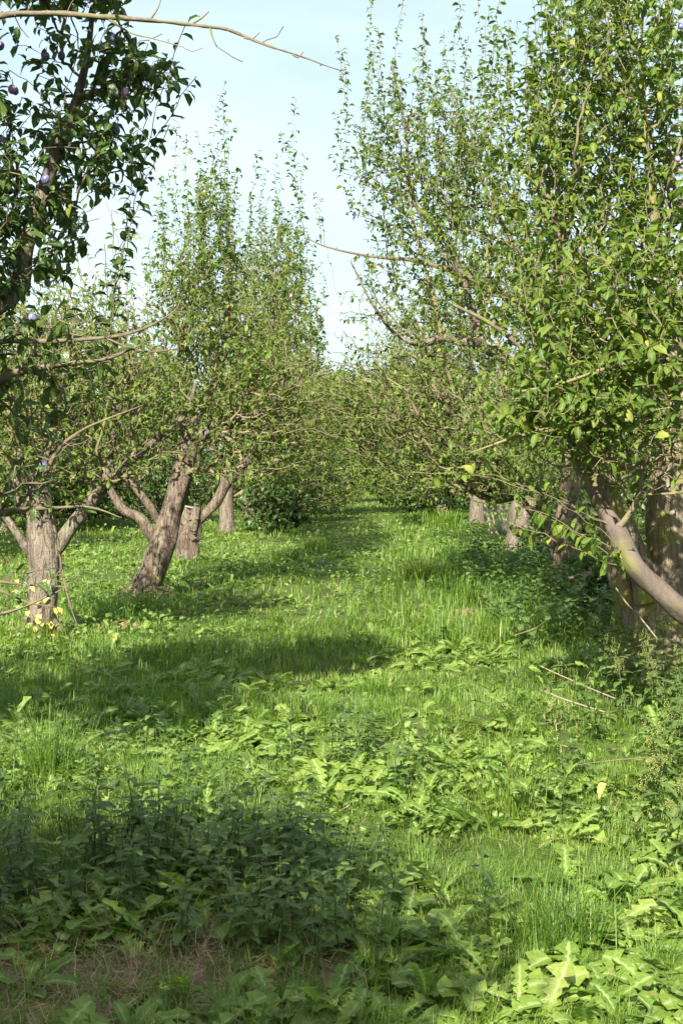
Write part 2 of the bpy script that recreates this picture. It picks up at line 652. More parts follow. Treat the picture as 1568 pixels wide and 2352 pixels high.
# ------------------------------------------------------------------ tubes
def resample(pts, rad, step):
    pts, rad = np.asarray(pts, float), np.asarray(rad, float)
    p = np.vstack([2 * pts[0] - pts[1], pts, 2 * pts[-1] - pts[-2]])
    out, ro = [], []
    for i in range(len(pts) - 1):
        a, b, c, d = p[i], p[i + 1], p[i + 2], p[i + 3]
        n = max(1, int(math.ceil(np.linalg.norm(c - b) / step)))
        for t in np.linspace(0, 1, n, endpoint=False):
            out.append(.5 * ((2 * b) + (c - a) * t + (2 * a - 5 * b + 4 * c - d) * t * t + (3 * b - a - 3 * c + d) * t ** 3))
            ro.append(rad[i] + (rad[i + 1] - rad[i]) * t)
    out.append(pts[-1])
    ro.append(rad[-1])
    return np.array(out), np.array(ro)


def tube(pts, rad, sides=16, ridge=0.1, lump=0.12, seed=0, cap=True):
    n = len(pts)
    t = nrm(np.gradient(pts, axis=0))
    up = np.array([0.3, 1, 0.1]) if abs(t[0][2]) > .7 else np.array([0, 0, 1.0])
    s = nrm(np.cross(t[0], up))
    S, N = [], []
    for i in range(n):
        s = nrm(s - t[i] * np.dot(s, t[i]))
        S.append(s)
        N.append(np.cross(t[i], s))
    S, N = np.array(S), np.array(N)
    ang = np.arange(sides) / sides * 2 * np.pi
    L = np.concatenate([[0], np.cumsum(np.linalg.norm(np.diff(pts, axis=0), axis=1))])
    A, LL = np.meshgrid(ang, L)
    rr = rad[:, None] * np.ones_like(A)
    m = 1 + lump * 2 * (vn3(np.cos(A) * 1.1 + 5, np.sin(A) * 1.1 + 5, LL / max(rad.mean(), .02) * .35, seed) - .5)
    m += ridge * 2 * (vn3(np.cos(A) * 3.2 + 9, np.sin(A) * 3.2 + 9, LL / max(rad.mean(), .02) * .5, seed + 1) - .5)
    m += ridge * .8 * (vn3(np.cos(A) * 7 + 9, np.sin(A) * 7 + 9, LL / max(rad.mean(), .02) * .9, seed + 2) - .5)
    rr = rr * m
    V = pts[:, None, :] + rr[..., None] * (np.cos(A)[..., None] * S[:, None, :] + np.sin(A)[..., None] * N[:, None, :])
    V = V.reshape(-1, 3)
    F = []
    for i in range(n - 1):
        for j in range(sides):
            k = (j + 1) % sides
            F.append((i * sides + j, i * sides + k, (i + 1) * sides + k, (i + 1) * sides + j))
    flat = [x for f in F for x in f]
    sizes = [4] * len(F)
    if cap:
        flat += [(n - 1) * sides + j for j in range(sides)]
        sizes.append(sides)
    return V, np.array(flat), np.array(sizes)


# ------------------------------------------------------------------ trees
DENS = 1.9


class Tree:
    def __init__(self, name, label, base, sp=0.09, tip=.0017, lod=0, leafsize=.075, twig=None, leafmat=None, group=None, cat='tree', shadow_only=False, lpn=2.0, seed=1):
        self.name, self.label, self.sp, self.tip, self.lod = name, label, sp, tip, lod
        self.base = np.array([base[0], base[1], float(ground_z(base[0], base[1]))])
        self.leafsize, self.twig, self.leafmat = leafsize, twig or M_TWIG, leafmat or M_LEAF
        self.group, self.cat, self.lpn = group, cat, lpn
        self.r = np.random.default_rng(seed)
        self.pos, self.par, self.plen, self.ld, self.limb, self.rad0 = [], [], [], [], [], []
        self.solids = []
        self.attr = []
        self.shoots = []
        self.tips = []
        self.plums = []

    def limb_(self, name, pts, rad, mat, sides=14, attach=None, ridge=.1, lump=.1, cap=True, label=None, step=None):
        """A trunk or limb: a solid tube and its growth nodes."""
        p, r = resample(pts, rad, step or max(.05, min(rad) * .7))
        self.solids.append((name, tube(p, r, sides, ridge, lump, len(self.solids) * 7 + int(self.base[1] * 3), cap), mat, label))
        q, rq = resample(pts, rad, .12 if name != 'bough' else .06)
        if name == 'bough':
            for x in q[::2]:
                if self.r.random() < .75:
                    self.attr.append((x + nrm(self.r.normal(size=3)) * self.r.uniform(.03, .11), .08))
        if not len(self.pos):
            par = -1
            pl = 0
        else:
            d = np.linalg.norm(np.array(self.pos) - q[0], axis=1)
            par = int(d.argmin())
            pl = self.plen[par]
        for i in range(len(q)):
            if i:
                pl += np.linalg.norm(q[i] - q[i - 1])
            self.pos.append(q[i])
            self.par.append(par)
            self.plen.append(pl)
            self.ld.append(0)
            self.limb.append(True)
            self.rad0.append(rq[i])
            par = len(self.pos) - 1

    def roots(self, rad, n, mat):
        for k in range(n):
            a = k * 6.283 / n + self.r.uniform(-.4, .4)
            d = np.array([math.cos(a), math.sin(a), 0])
            q = self.base
            p, r = resample([q + d * rad * .3 + (0, 0, .24), q + d * rad * .85 + (0, 0, .1), q + d * rad * 1.5 + (0, 0, .03), q + d * rad * 2.3 + (0, 0, -.05)], [rad * .4, rad * .36, rad * .26, rad * .12], .04)
            self.solids.append(('root', tube(p, r, 10, .15, .25, k + int(rad * 100), True), mat, None))

    def cloud(self, c, rad, n, ld=1.0):
        n = int(n * DENS)
        q = self.r.normal(size=(n, 3))
        q = nrm(q) * (self.r.random((n, 1)) ** (1 / 2.2))
        for x in np.asarray(c) + q * np.asarray(rad):
            if x[2] > .25:
                self.attr.append((x, ld))

    def cloud_px(self, u, v, d, ru, rv, rd, n, ld=1.0):
        c = P(u, v, d)
        self.cloud(c, (ru / FOC * d, rd, rv / FOC * d), n, ld)

    def grow(self, bf=.35):
        r = self.r
        skel = np.array(self.pos)
        A = np.array([a[0] for a in self.attr])
        LD = np.array([a[1] for a in self.attr])
        dist = np.array([np.linalg.norm(skel - a, axis=1).min() for a in A])
        order = np.argsort(dist + r.uniform(0, .25, len(A)))
        cap = len(skel) + len(A) * 14 + 4000
        pos = np.zeros((cap, 3))
        plen = np.zeros(cap)
        n = len(skel)
        pos[:n] = skel
        plen[:n] = self.plen
        par, ld, limb = list(self.par), list(self.ld), list(self.limb)
        pen = np.zeros(cap)
        sk0 = float(np.min(self.plen)) if n else 0

        def path(j, a, ldv, up=.12, wob=.14):
            nonlocal n
            ldv = ldv * (.25, .8, 1.2, 1.8)[int(r.integers(4))] if ldv < 1.4 else ldv
            p = pos[j]
            ell = np.linalg.norm(a - p)
            k = max(1, int(math.ceil(ell / self.sp)))
            ctrl = (p + a) / 2 + np.array([0, 0, up * ell]) + r.normal(size=3) * wob * ell
            prev = j
            for i in range(1, k + 1):
                t = i / k
                q = (1 - t) ** 2 * p + 2 * t * (1 - t) * ctrl + t * t * a
                if i < k:
                    q = q + r.normal(size=3) * self.sp * .12
                if n >= cap:
                    return prev
                pos[n] = q
                plen[n] = plen[prev] + np.linalg.norm(q - pos[prev])
                par.append(prev)
                ld.append(ldv)
                limb.append(False)
                prev = n
                n += 1
            return prev

        for i in order:
            a = A[i]
            dv = a - pos[:n]
            cost = np.sqrt((dv * dv).sum(1)) + bf * plen[:n] + np.maximum(-dv[:, 2], 0) * .25
            path(int(cost.argmin()), a, LD[i], up=-.05 + r.uniform(-.1, .15))
        ns = n
        # upright leafy shoots
        zs = pos[:ns, 2]
        lim = np.array(limb[:ns])
        for (cnt, zmin, l0, l1, ldv, lean) in self.shoots:
            cand = np.where((zs > zmin) & ~lim)[0]
            if not len(cand):
                continue
            w = (zs[cand] - zmin + .2)
            for j in r.choice(cand, cnt, p=w / w.sum()):
                ell = r.uniform(l0, l1)
                e = pos[j] + np.array([r.normal() * lean, r.normal() * lean, 1.0]) * ell
                path(int(j), e, ldv, 0, .05)
        for (tipp, ldv) in self.tips:
            dv = tipp - pos[:ns]
            cost = np.abs(dv[:, 2] - 1.0) * .6 + np.linalg.norm(dv[:, :2], axis=1) * 2 + (dv[:, 2] < .3) * 5
            path(int(cost.argmin()), tipp, ldv, .08, .05)
        pos, plen = pos[:n], plen[:n]
        par = np.array(par)
        ld, limb = np.array(ld, float), np.array(limb)
        # pipe model radii
        e = 2.08
        acc = np.zeros(n)
        kids = np.zeros(n, int)
        np.add.at(kids, par[par >= 0], 1)
        acc[kids == 0] = self.tip ** e
        mainc = np.full(n, -1)
        best = np.zeros(n)
        for i in range(n - 1, 0, -1):
            q = par[i]
            if q >= 0:
                a = acc[i] * 1.004
                acc[q] += a
                if a > best[q]:
                    best[q] = a
                    mainc[q] = i
        rad = np.minimum(acc ** (1 / e), .045)
        self.N = dict(pos=pos, par=par, rad=rad, ld=ld, limb=limb)
        # twig mesh
        idx = np.where(~limb)[0]
        q = par[idx]
        main = (mainc[q] == idx) & ~limb[q]
        tang = np.zeros((n, 3))
        tang[idx] = nrm(pos[idx] - pos[q])
        tang[q[limb[q]]] = tang[idx[limb[q]]]
        ref = nrm(np.array([.83, .21, .11]))
        S = nrm(np.cross(tang, ref) + 1e-6)
        Nn = np.cross(tang, S)
        K = 3 if self.lod else 4
        ang = np.arange(K) / K * 2 * np.pi
        ring = lambda p, s, nn, rr: p[:, None] + rr[:, None, None] * (np.cos(ang)[None, :, None] * s[:, None] + np.sin(ang)[None, :, None] * nn[:, None])
        V1 = ring(pos, S, Nn, rad)
        Vs = V1.reshape(-1, 3)
        bi = idx[~main]
        V2 = ring(pos[par[bi]], S[bi], Nn[bi], np.minimum(rad[bi] * 1.05, rad[par[bi]])).reshape(-1, 3)
        start = np.zeros(n, int)
        start[idx] = q * K
        start[bi] = n * K + np.arange(len(bi)) * K
        a = start[idx][:, None] + np.arange(K)
        b = (idx * K)[:, None] + np.arange(K)
        F = np.stack([a, np.roll(a, -1, 1), np.roll(b, -1, 1), b], -1).reshape(-1, 4)
        allv = np.vstack([Vs, V2])
        used, inv = np.unique(F, return_inverse=True)
        self.twigmesh = (allv[used], inv.reshape(-1))
        # leaves
        rl = max(.008, self.tip * 3.6)
        ok = idx[(rad[idx] < rl)]
        reps = self.lpn * ld[ok]
        cnt = np.floor(reps + r.random(len(ok))).astype(int)
        nd = np.repeat(ok, cnt)
        m = len(nd)
        T = tang[nd]
        B = pos[nd] - T * (r.random((m, 1)) * self.sp)
        ra = r.normal(size=(m, 3))
        ra = nrm(ra - T * (ra * T).sum(1, keepdims=True))
        ax = nrm(ra * .9 + T * .45 + np.array([0, 0, -.28]) + r.normal(size=(m, 3)) * .2)
        upv = np.array([0, 0, 1.0]) + r.normal(size=(m, 3)) * .5 + T * .3
        Mf = frame(ax, upv)
        size = self.leafsize * np.clip(r.normal(1, .22, m), .45, 1.5)
        self.leaves = dict(B=B, M=Mf * size[:, None, None], size=size, k=r.integers(0, 10 if self.lod < 2 else 6, m), tint=r.choice(8, m, p=[.16, .17, .17, .16, .14, .1, .07, .03]) / 8 + 1 / 16)

    def build(self, ind):
        root = thing(self.name, self.base, self.label, self.cat, self.group)
        self.root = root
        for (nm, (v, f, s), mat, lab) in self.solids:
            o = obj(nm, make_mesh(nm, v - self.base, f, s, mat, None, True), root)
            if lab:
                o['label'] = lab
        v, f = self.twigmesh
        obj('twigs', make_mesh('twigs', v - self.base, f, np.full(len(f) // 4, 4), self.twig, None, True), root, kind='stuff')
        lv = self.leaves
        T = (PLUM_NEAR, PLUM_MID, FAR)[self.lod]
        T1 = (PLUM, PLUM, FAR)[self.lod]
        keep = np.ones(len(lv['B']), bool)
        keep[ind] = False
        obj('foliage', T.mesh('foliage', lv['k'][keep], lv['M'][keep], lv['B'][keep] - self.base, self.leafmat, lv['tint'][keep]), root, kind='stuff')
        for i in ind:
            m = Matrix.Identity(4)
            Mi = lv['M'][i]
            b = lv['B'][i] - self.base
            for a in range(3):
                for c in range(3):
                    m[a][c] = Mi[a][c]
                m[a][3] = b[a]
            o = D.objects.new('leaf', T1.single('leaf', int(lv['k'][i]), int(lv['tint'][i] * 8), self.leafmat))
            C.objects.link(o)
            o.parent = root
            o.matrix_local = m
        # plums hang from the twigs
        if self.plums:
            pu, pv, pd = proj(self.N['pos'])
            for (u, v, pink) in self.plums:
                d = np.hypot(pu - u, pv - v) + pd * 3 + self.N['limb'] * 500 + (self.N['rad'] > .012) * 300
                j = int(d.argmin())
                q = P(u, v, self.N['pos'][j][1] - .04)
                if np.hypot(pu[j] - u, pv[j] - v) > 60:
                    q = self.N['pos'][j] + np.array([0, 0, -.04])
                o = obj('plum', PLUM_MESH[bool(pink)], root, q - self.base)
                o.rotation_euler = (random.uniform(-.3, .3), random.uniform(-.3, .3), random.uniform(0, 6))


def plum_mesh(mat):
    n, k = 10, 8
    V, F = [], []
    for i in range(k + 1):
        th = math.pi * i / k
        for j in range(n):
            a = 2 * math.pi * j / n
            rr = .019 * math.sin(th) * (1 - .06 * max(0, math.cos(a)) ** 8)
            V.append((rr * math.cos(a), rr * math.sin(a), .023 * math.cos(th)))
    for i in range(k):
        for j in range(n):
            F.append((i * n + j, (i + 1) * n + j, (i + 1) * n + (j + 1) % n, i * n + (j + 1) % n))
    b = len(V)
    for z in (.021, .05):
        for j in range(4):
            V.append((.0015 * math.cos(j * 1.57), .0015 * math.sin(j * 1.57), z))
    F += [(b + j, b + (j + 1) % 4, b + 4 + (j + 1) % 4, b + 4 + j) for j in range(4)]
    return make_mesh('plum', V, np.array(F).ravel(), np.full(len(F), 4), mat, None, True)


PLUM_MESH = {True: plum_mesh(M_PLUM_PINK), False: plum_mesh(M_PLUM_BLUE)}


def px(d, pts):
    """[(u, v, r[, dd])] -> points, radii at distance d (+dd)"""
    p, r = [], []
    for q in pts:
        dd = d + (q[3] if len(q) > 3 else 0)
        p.append(P(q[0], q[1], dd))
        r.append(q[2] / FOC * dd)
    return p, r


TREES = []


def tree(*a, **k):
    t = Tree(*a, **k)
    TREES.append(t)
    return t


# ---- near left tree: trunk left of the frame, boughs reaching into it
t = tree('plum_tree', 'dark-leaved plum tree reaching in from the upper left with long bare boughs', (-2.75, 6.3), .075, .002, 0, .073, M_TWIG_DARK, M_LEAF_SHADED, seed=3, lpn=2.2)
b = t.base
t.limb_('trunk', [b + (0, 0, -.15), b + (.02, 0, .5), b + (.05, .05, 1.1), b + (.12, .05, 1.75)], [.24, .19, .17, .16], M_BARK, 20)
t.limb_('limb', [b + (.1, .05, 1.6), b + (.45, 0, 2.0), P(0, 700, 6.5), P(60, 560, 6.6), P(120, 380, 6.6), P(190, 180, 6.6), P(215, 20, 6.6)], [.1, .085, .05, .04, .03, .018, .01], M_BARK, 10)
t.limb_('limb', [b + (.1, .05, 1.7), b + (.2, .2, 2.6), b + (.1, .1, 3.4), b + (.2, 0, 4.2)], [.1, .08, .05, .02], M_BARK, 10)
t.limb_('limb', [b + (.1, .0, 1.7), b + (-.5, -.3, 2.4), b + (-.9, -.4, 3.2), b + (-1.1, -.4, 3.9)], [.1, .08, .05, .02], M_BARK, 10)
p, r = px(5.3, [(-330, 190, 13, .5), (-150, 70, 9, .2), (0, 36, 6.5), (120, 31, 6), (250, 40, 5.2), (350, 47, 4.6), (440, 57, 3.8), (520, 68, 3.2), (600, 100, 2.6), (690, 129, 2), (740, 148, 1.5), (782, 162, 1)])
t.limb_('bough', p, r, M_TWIG_DARK, 8, ridge=.3, lump=.35, step=.025, label='long bare lichen-covered bough crossing the top of the sky')
for pts in ([(440, 55, 3), (462, 42, 2.5), (480, 26, 1.6)], [(482, 62, 3), (488, 85, 2.2), (498, 107, 1.5)], [(560, 86, 2.4), (578, 90, 2), (596, 74, 1.3)],
            [(600, 98, 2), (612, 92, 1.3)], [(672, 125, 2.2), (684, 132, 2), (697, 118, 1.2)], [(345, 45, 3), (362, 20, 2.2), (372, -10, 1.5)], [(240, 38, 3), (300, 75, 2), (350, 88, 1.5), (420, 108, 1.2), (440, 118, 1), (466, 110, .8)]):
    p, r = px(5.3, pts)
    t.limb_('spur', p, r, M_TWIG, 6, ridge=.1, step=.02)
for pts in ([(-120, 800, 8), (0, 786, 6), (130, 783, 5), (240, 775, 4.2), (330, 755, 3), (400, 715, 1.8), (415, 690, 1)],
            [(240, 775, 3), (300, 800, 2.4), (350, 808, 2), (410, 800, 1.2)],
            [(-100, 900, 12), (0, 870, 9), (60, 850, 8), (160, 835, 6), (240, 825, 4), (330, 790, 2)],
            [(-100, 1200, 12), (0, 1180, 9), (62, 1169, 7), (130, 1166, 4), (212, 1166, 2.5), (280, 1190, 1.5)],
            [(60, 1169, 4), (95, 1110, 5), (130, 1040, 4.5), (170, 1000, 4), (215, 975, 2.5), (330, 930, 1.3)],
            [(-60, 1425, 5), (0, 1411, 4), (50, 1396, 3.2), (112, 1369, 2.5), (147, 1351, 1.5), (178, 1320, 1)],
            [(112, 1160, 4), (132, 1239, 3.5), (142, 1300, 3), (150, 1345, 2.6), (165, 1400, 2), (180, 1440, 1)],
            [(-40, 1330, 3.5), (20, 1338, 3), (80, 1345, 2.2), (160, 1348, 1.2)],
            [(-40, 1340, 4), (20, 1365, 3), (70, 1385, 2), (130, 1395, 1)]):
    p, r = px(6.1, pts)
    t.limb_('bough', p, r, M_TWIG_DARK, 7, ridge=.3, lump=.35, step=.025)
t.cloud_px(110, 270, 6.6, 200, 260, .8, 55)
t.cloud_px(30, 520, 6.6, 150, 170, .8, 105)
t.cloud_px(70, 420, 6.9, 170, 250, .8, 50)
t.cloud_px(300, 165, 6.6, 120, 85, .4, 50)
t.cloud_px(250, 330, 6.6, 110, 130, .4, 35)
t.cloud_px(-330, 250, 6.3, 330, 420, 1.4, 700)
t.cloud_px(60, -190, 6.1, 330, 150, 1.1, 380)
t.cloud_px(-300, 600, 5.6, 250, 300, 1.0, 260)
t.cloud((-3.05, 5.9, 2.6), (1.15, 1.5, 1.0), 420)
t.cloud((-2.2, 4.6, 3.0), (.7, .8, .6), 150)
t.cloud_px(60, 850, 6.3, 200, 160, .5, 110, .4)
t.cloud_px(130, 780, 6.0, 240, 70, .3, 40, .05)
t.cloud_px(60, 1080, 6.1, 140, 130, .4, 100, .14)
t.cloud_px(60, 1330, 6.1, 110, 80, .2, 18, .15)
t.shoots = [(45, 2.4, .3, .8, 1.6, .35)]
t.tips = [(P(452, 175, 6.6), 1), (P(425, 60, 6.6), 1), (P(340, 270, 6.6), 1), (P(300, 460, 6.6), 1), (P(240, 560, 6.6), 1), (P(390, 285, 6.6), .9), (P(330, 380, 6.6), .9)]
t.plums = [(35, 208, 1), (28, 205, 1), (5, 325, 0), (110, 650, 0), (268, 300, 0), (262, 88, 0), (142, 128, 0), (106, 130, 0), (2, 105, 0), (105, 412, 0), (130, 385, 0), (75, 730, 0), (100, 1068, 0), (288, 212, 1)]

# ---- tree behind the viewpoint at the left: its shade lies over the nettles
t = tree('plum_tree', 'leafy plum tree left of the viewpoint whose shade covers the nearest nettles', (-2.9, -.2), .12, .003, 1, .085, M_TWIG_DARK, M_LEAF_SHADED, seed=5, lpn=2.6)
b = t.base
t.limb_('trunk', [b + (0, 0, -.15), b + (.02, 0, .6), b + (.05, .05, 1.3), b + (.1, .05, 1.8)], [.24, .19, .17, .15], M_BARK, 14)
for dx, dy in ((.9, .3), (-.8, .5), (.1, 1.0), (.2, -.9)):
    t.limb_('limb', [b + (.1, .05, 1.7), b + (.1 + dx * .5, dy * .5, 2.4), b + (dx, dy, 3.2), b + (dx * 1.2, dy * 1.2, 4.0)], [.1, .08, .05, .02], M_BARK, 8)
t.cloud(b + (.85, .1, 3.3), (1.4, .9, .8), 900)
t.cloud(b + (1.9, .25, 3.0), (.75, .4, .3), 170)
t.cloud(b + (.6, .9, 3.3), (1.3, .6, .6), 260)
t.cloud(b + (-.6, .2, 3.3), (1.2, 1.2, 1.0), 250)
t.cloud(b + (.75, -.65, 3.3), (1.3, .7, .7), 380)
t.cloud(b + (1.2, -.4, 2.5), (.6, .9, .5), 120)
t.shoots = [(40, 3.0, .3, .9, 1.6, .25)]

# ---- the rows go on behind the viewpoint: unseen trees added to block sky light
BEHIND = [('plum tree of the right row beside the viewpoint, out of the picture', 3.3, .6), ('plum tree of the left row behind the viewpoint, out of the picture', -3.1, -7.0), ('plum tree of the right row behind the viewpoint, out of the picture', 3.2, -6.5)]

# ---- left trunk with big forks
t = tree('plum_tree', 'plum tree with the leftmost furrowed trunk and a thick bough rising right', (P(95, 1480, 12.1)[0], 12.1), .09, .0028, 0, .07, M_TWIG, seed=7, lpn=1.7)
p, r = px(12.1, [(93, 1505, 38), (95, 1470, 33), (97, 1400, 33), (101, 1320, 34), (98, 1260, 36), (95, 1200, 31), (90, 1145, 30), (88, 1110, 25), (96, 1060, 17), (104, 1005, 13), (125, 940, 10), (140, 870, 7)])
t.limb_('trunk', p, r, M_BARK, 30, ridge=.09, lump=.1, step=.04)
p, r = px(12.1, [(118, 1285, 14), (145, 1239, 17), (175, 1196, 16), (212, 1151, 15), (245, 1109, 14), (282, 1071, 13, .1), (325, 1034, 11, .2), (362, 1006, 9, .3), (395, 990, 8, .4), (430, 940, 6, .5), (450, 880, 4, .5)])
t.limb_('limb', p, r, M_BARK, 16, ridge=.08, lump=.1, label='thick bough rising to the right from the trunk')
p, r = px(12.1, [(80, 1275, 10), (62, 1258, 11), (45, 1232, 9), (15, 1190, 8), (-20, 1140, 7), (-50, 1060, 6), (-60, 960, 5)])
t.limb_('limb', p, r, M_BARK, 12)
p, r = px(12.2, [(75, 1165, 9), (30, 1140, 8), (40, 1110, 7), (50, 1075, 7), (42, 1020, 6), (35, 950, 5), (25, 850, 4)])
t.limb_('limb', p, r, M_BARK, 12)
p, r = px(12.1, [(240, 1112, 9), (250, 1060, 8), (262, 1000, 7), (270, 930, 5), (285, 850, 4), (290, 740, 2.5)])
t.limb_('limb', p, r, M_BARK, 12)
t.roots(.15, 5, M_BARK)
t.cloud_px(150, 850, 12.2, 260, 150, 1.4, 520, .55)
t.cloud_px(-120, 800, 12.2, 230, 220, 1.4, 200, .8)
t.cloud_px(180, 720, 12.5, 160, 110, 1.2, 170, .55)
t.cloud_px(300, 900, 12.3, 170, 110, 1.0, 170, .7)
t.cloud_px(170, 960, 12.2, 260, 100, 1.3, 320, .45)
t.cloud_px(150, 820, 11.8, 230, 150, 1.0, 330, .2)
t.cloud_px(60, 1020, 12.0, 150, 90, 1.0, 90, .5)
t.cloud_px(210, 1040, 11.9, 220, 75, .9, 170, .35)
t.shoots = [(22, 2.5, .3, 1.0, .3, .15)]
t.tips = [(P(285, 560, 12.3), .15), (P(262, 520, 12.3), .15), (P(345, 545, 12.3), .3), (P(60, 590, 12.3), .1), (P(300, 620, 12.3), .2), (P(230, 640, 12.3), .3)]

# ---- split leaning trunk
t = tree('plum_tree', 'plum tree with a split right-leaning trunk cut off below its crown', (P(335, 1367, 16.3)[0], 16.3), .1, .003, 1, .072, M_TWIG, seed=9, lpn=2.0)
p, r = px(16.3, [(318, 1395, 44), (331, 1360, 37), (352, 1310, 29), (375, 1240, 28), (393, 1184, 25), (412, 1119, 25), (427, 1054, 25), (436, 1010, 23), (440, 990, 19)])
t.limb_('trunk', p, r, M_BARK_RED, 30, ridge=.13, lump=.1, step=.05)
t.limb_('dead_wood', *px(16.17, [(352, 1330, 3), (360, 1295, 5), (368, 1250, 5.5), (374, 1222, 4), (372, 1195, 2)]), M_PALE, 8, ridge=.3, lump=.3, step=.04, label='pale strip of bare wood down the split trunk')
t.limb_('limb', *px(16.3, [(435, 1020, 14), (461, 1001, 13), (492, 988, 12), (526, 976, 11), (570, 960, 12), (610, 944, 10), (632, 937, 8), (645, 900, 6), (655, 840, 4)]), M_BARK, 14, label='forked bough reaching right over the grass path')
t.limb_('limb', *px(16.3, [(362, 1240, 15), (344, 1224, 15), (333, 1203, 14), (318, 1187, 12), (284, 1171, 11), (261, 1138, 9), (248, 1110, 8), (246, 1060, 7), (270, 980, 6), (300, 900, 4)]), M_BARK_RED, 14)
t.limb_('limb', *px(16.5, [(372, 1215, 9), (349, 1171, 9), (331, 1145, 9), (305, 1114, 8), (281, 1080, 7), (275, 1020, 6), (310, 940, 4)]), M_BARK_RED, 12)
t.limb_('limb', *px(16.3, [(430, 1010, 13), (414, 980, 11), (400, 930, 8), (410, 850, 7), (430, 740, 5), (450, 620, 4), (470, 520, 2.5)]), M_BARK, 12)
t.limb_('limb', *px(16.4, [(440, 1000, 13), (455, 950, 11), (500, 860, 8), (520, 760, 6), (530, 650, 4), (540, 560, 2)]), M_BARK, 12)
t.roots(.2, 6, M_BARK_RED)
t.cloud_px(480, 830, 16.3, 240, 150, 1.6, 560, 1)
t.cloud_px(450, 650, 16.3, 130, 150, 1.2, 340, 1)
t.cloud_px(490, 470, 16.3, 60, 90, .6, 60, 1)
t.cloud_px(340, 900, 16.4, 130, 110, 1.0, 150, .8)
t.cloud_px(600, 900, 16.0, 130, 130, 1.0, 160, .7)
t.cloud_px(500, 950, 16.2, 270, 85, 1.5, 260, .5)
t.cloud_px(670, 930, 15.9, 140, 150, 1.2, 300, .25)
t.cloud_px(420, 760, 16.0, 200, 150, 1.2, 200, .2)
t.cloud_px(300, 1010, 16.5, 110, 70, 1.0, 90, .7)
t.cloud_px(570, 1040, 16.0, 190, 75, 1.2, 190, .45)
t.shoots = [(60, 2.8, .4, 1.2, 1.6, .12)]
t.tips = [(P(u, v, 16.3), 2.2) for u, v in ((508, 225), (500, 330), (400, 285), (372, 400), (430, 310), (595, 345), (580, 440), (455, 360), (640, 455), (365, 470), (545, 380), (520, 420), (430, 420), (480, 400))]
t.plums = [(455, 658, 0), (460, 655, 0), (415, 668, 1), (400, 560, 0), (555, 585, 0), (558, 735, 0), (450, 412, 1), (668, 680, 1), (572, 770, 0)]

# ---- cut stump with one live limb
t = tree('plum_tree', 'cut grey-topped stump trunk with bracket bark and one limb curving up right', (P(434, 1300, 21.0)[0], 21.0), .12, .003, 1, .075, seed=13, lpn=2.4)
t.limb_('trunk', *px(21, [(424, 1325, 40), (428, 1297, 29), (433, 1262, 22), (431, 1235, 24), (438, 1208, 21), (436, 1190, 25), (440, 1174, 22), (441, 1163, 19)]), M_BARK_RED, 26, ridge=.34, lump=.34, step=.05)
t.limb_('cut_face', *px(21, [(440, 1166, 20.5), (440.5, 1163.5, 19)]), M_CUT, 20, ridge=.3, lump=.1, step=.02, label='weathered grey sawn top of the stump')
for k in range(9):
    u0, v0 = 440 + random.uniform(-10, 20), 1175 + random.uniform(0, 75)
    t.limb_('bark_shelf', *px(21 - .16 * math.sqrt(max(.05, 1 - ((u0 - 439) / 24) ** 2)), [(u0 - random.uniform(3, 5), v0, .8), (u0, v0 + 1, 1.8), (u0 + random.uniform(3, 5), v0 - 1, .8)]), M_BARK, 7, ridge=.3, lump=.4, step=.03)
t.limb_('limb', *px(21, [(445, 1205, 9), (461, 1192, 10), (479, 1174, 11), (500, 1148, 12), (521, 1109, 12), (552, 1075, 11), (581, 1036, 9), (602, 1000, 8), (610, 960, 7), (620, 860, 6), (625, 760, 4), (630, 640, 2)]), M_BARK_RED, 12)
t.limb_('limb', *px(21, [(604, 995, 6), (640, 930, 5), (690, 860, 4), (720, 780, 3)]), M_BARK, 10)
t.cloud_px(610, 780, 21, 150, 190, 1.6, 480, 1)
t.cloud_px(630, 610, 21.5, 100, 120, 1.2, 240, 1)
t.cloud_px(560, 930, 21, 120, 90, 1.2, 140, .7)
t.cloud_px(690, 1010, 22.5, 120, 120, 1.4, 320, .9)
t.cloud((-1.6, 24.6, 4.2), (1.5, 1.6, 1.2), 330)
t.cloud((-1.2, 25.4, 2.4), (1.3, 1.4, .9), 240)
t.shoots = [(60, 3.2, .4, 1.0, 1.6, .1)]
t.tips = [(P(u, v, 21.4), 2) for u, v in ((600, 480), (645, 465), (690, 530), (575, 520), (720, 560), (660, 500))]
t.plums = [(668, 765, 0), (665, 740, 0), (672, 805, 0)]

# ---- further left row
BK = 'plum trees further along the rows'


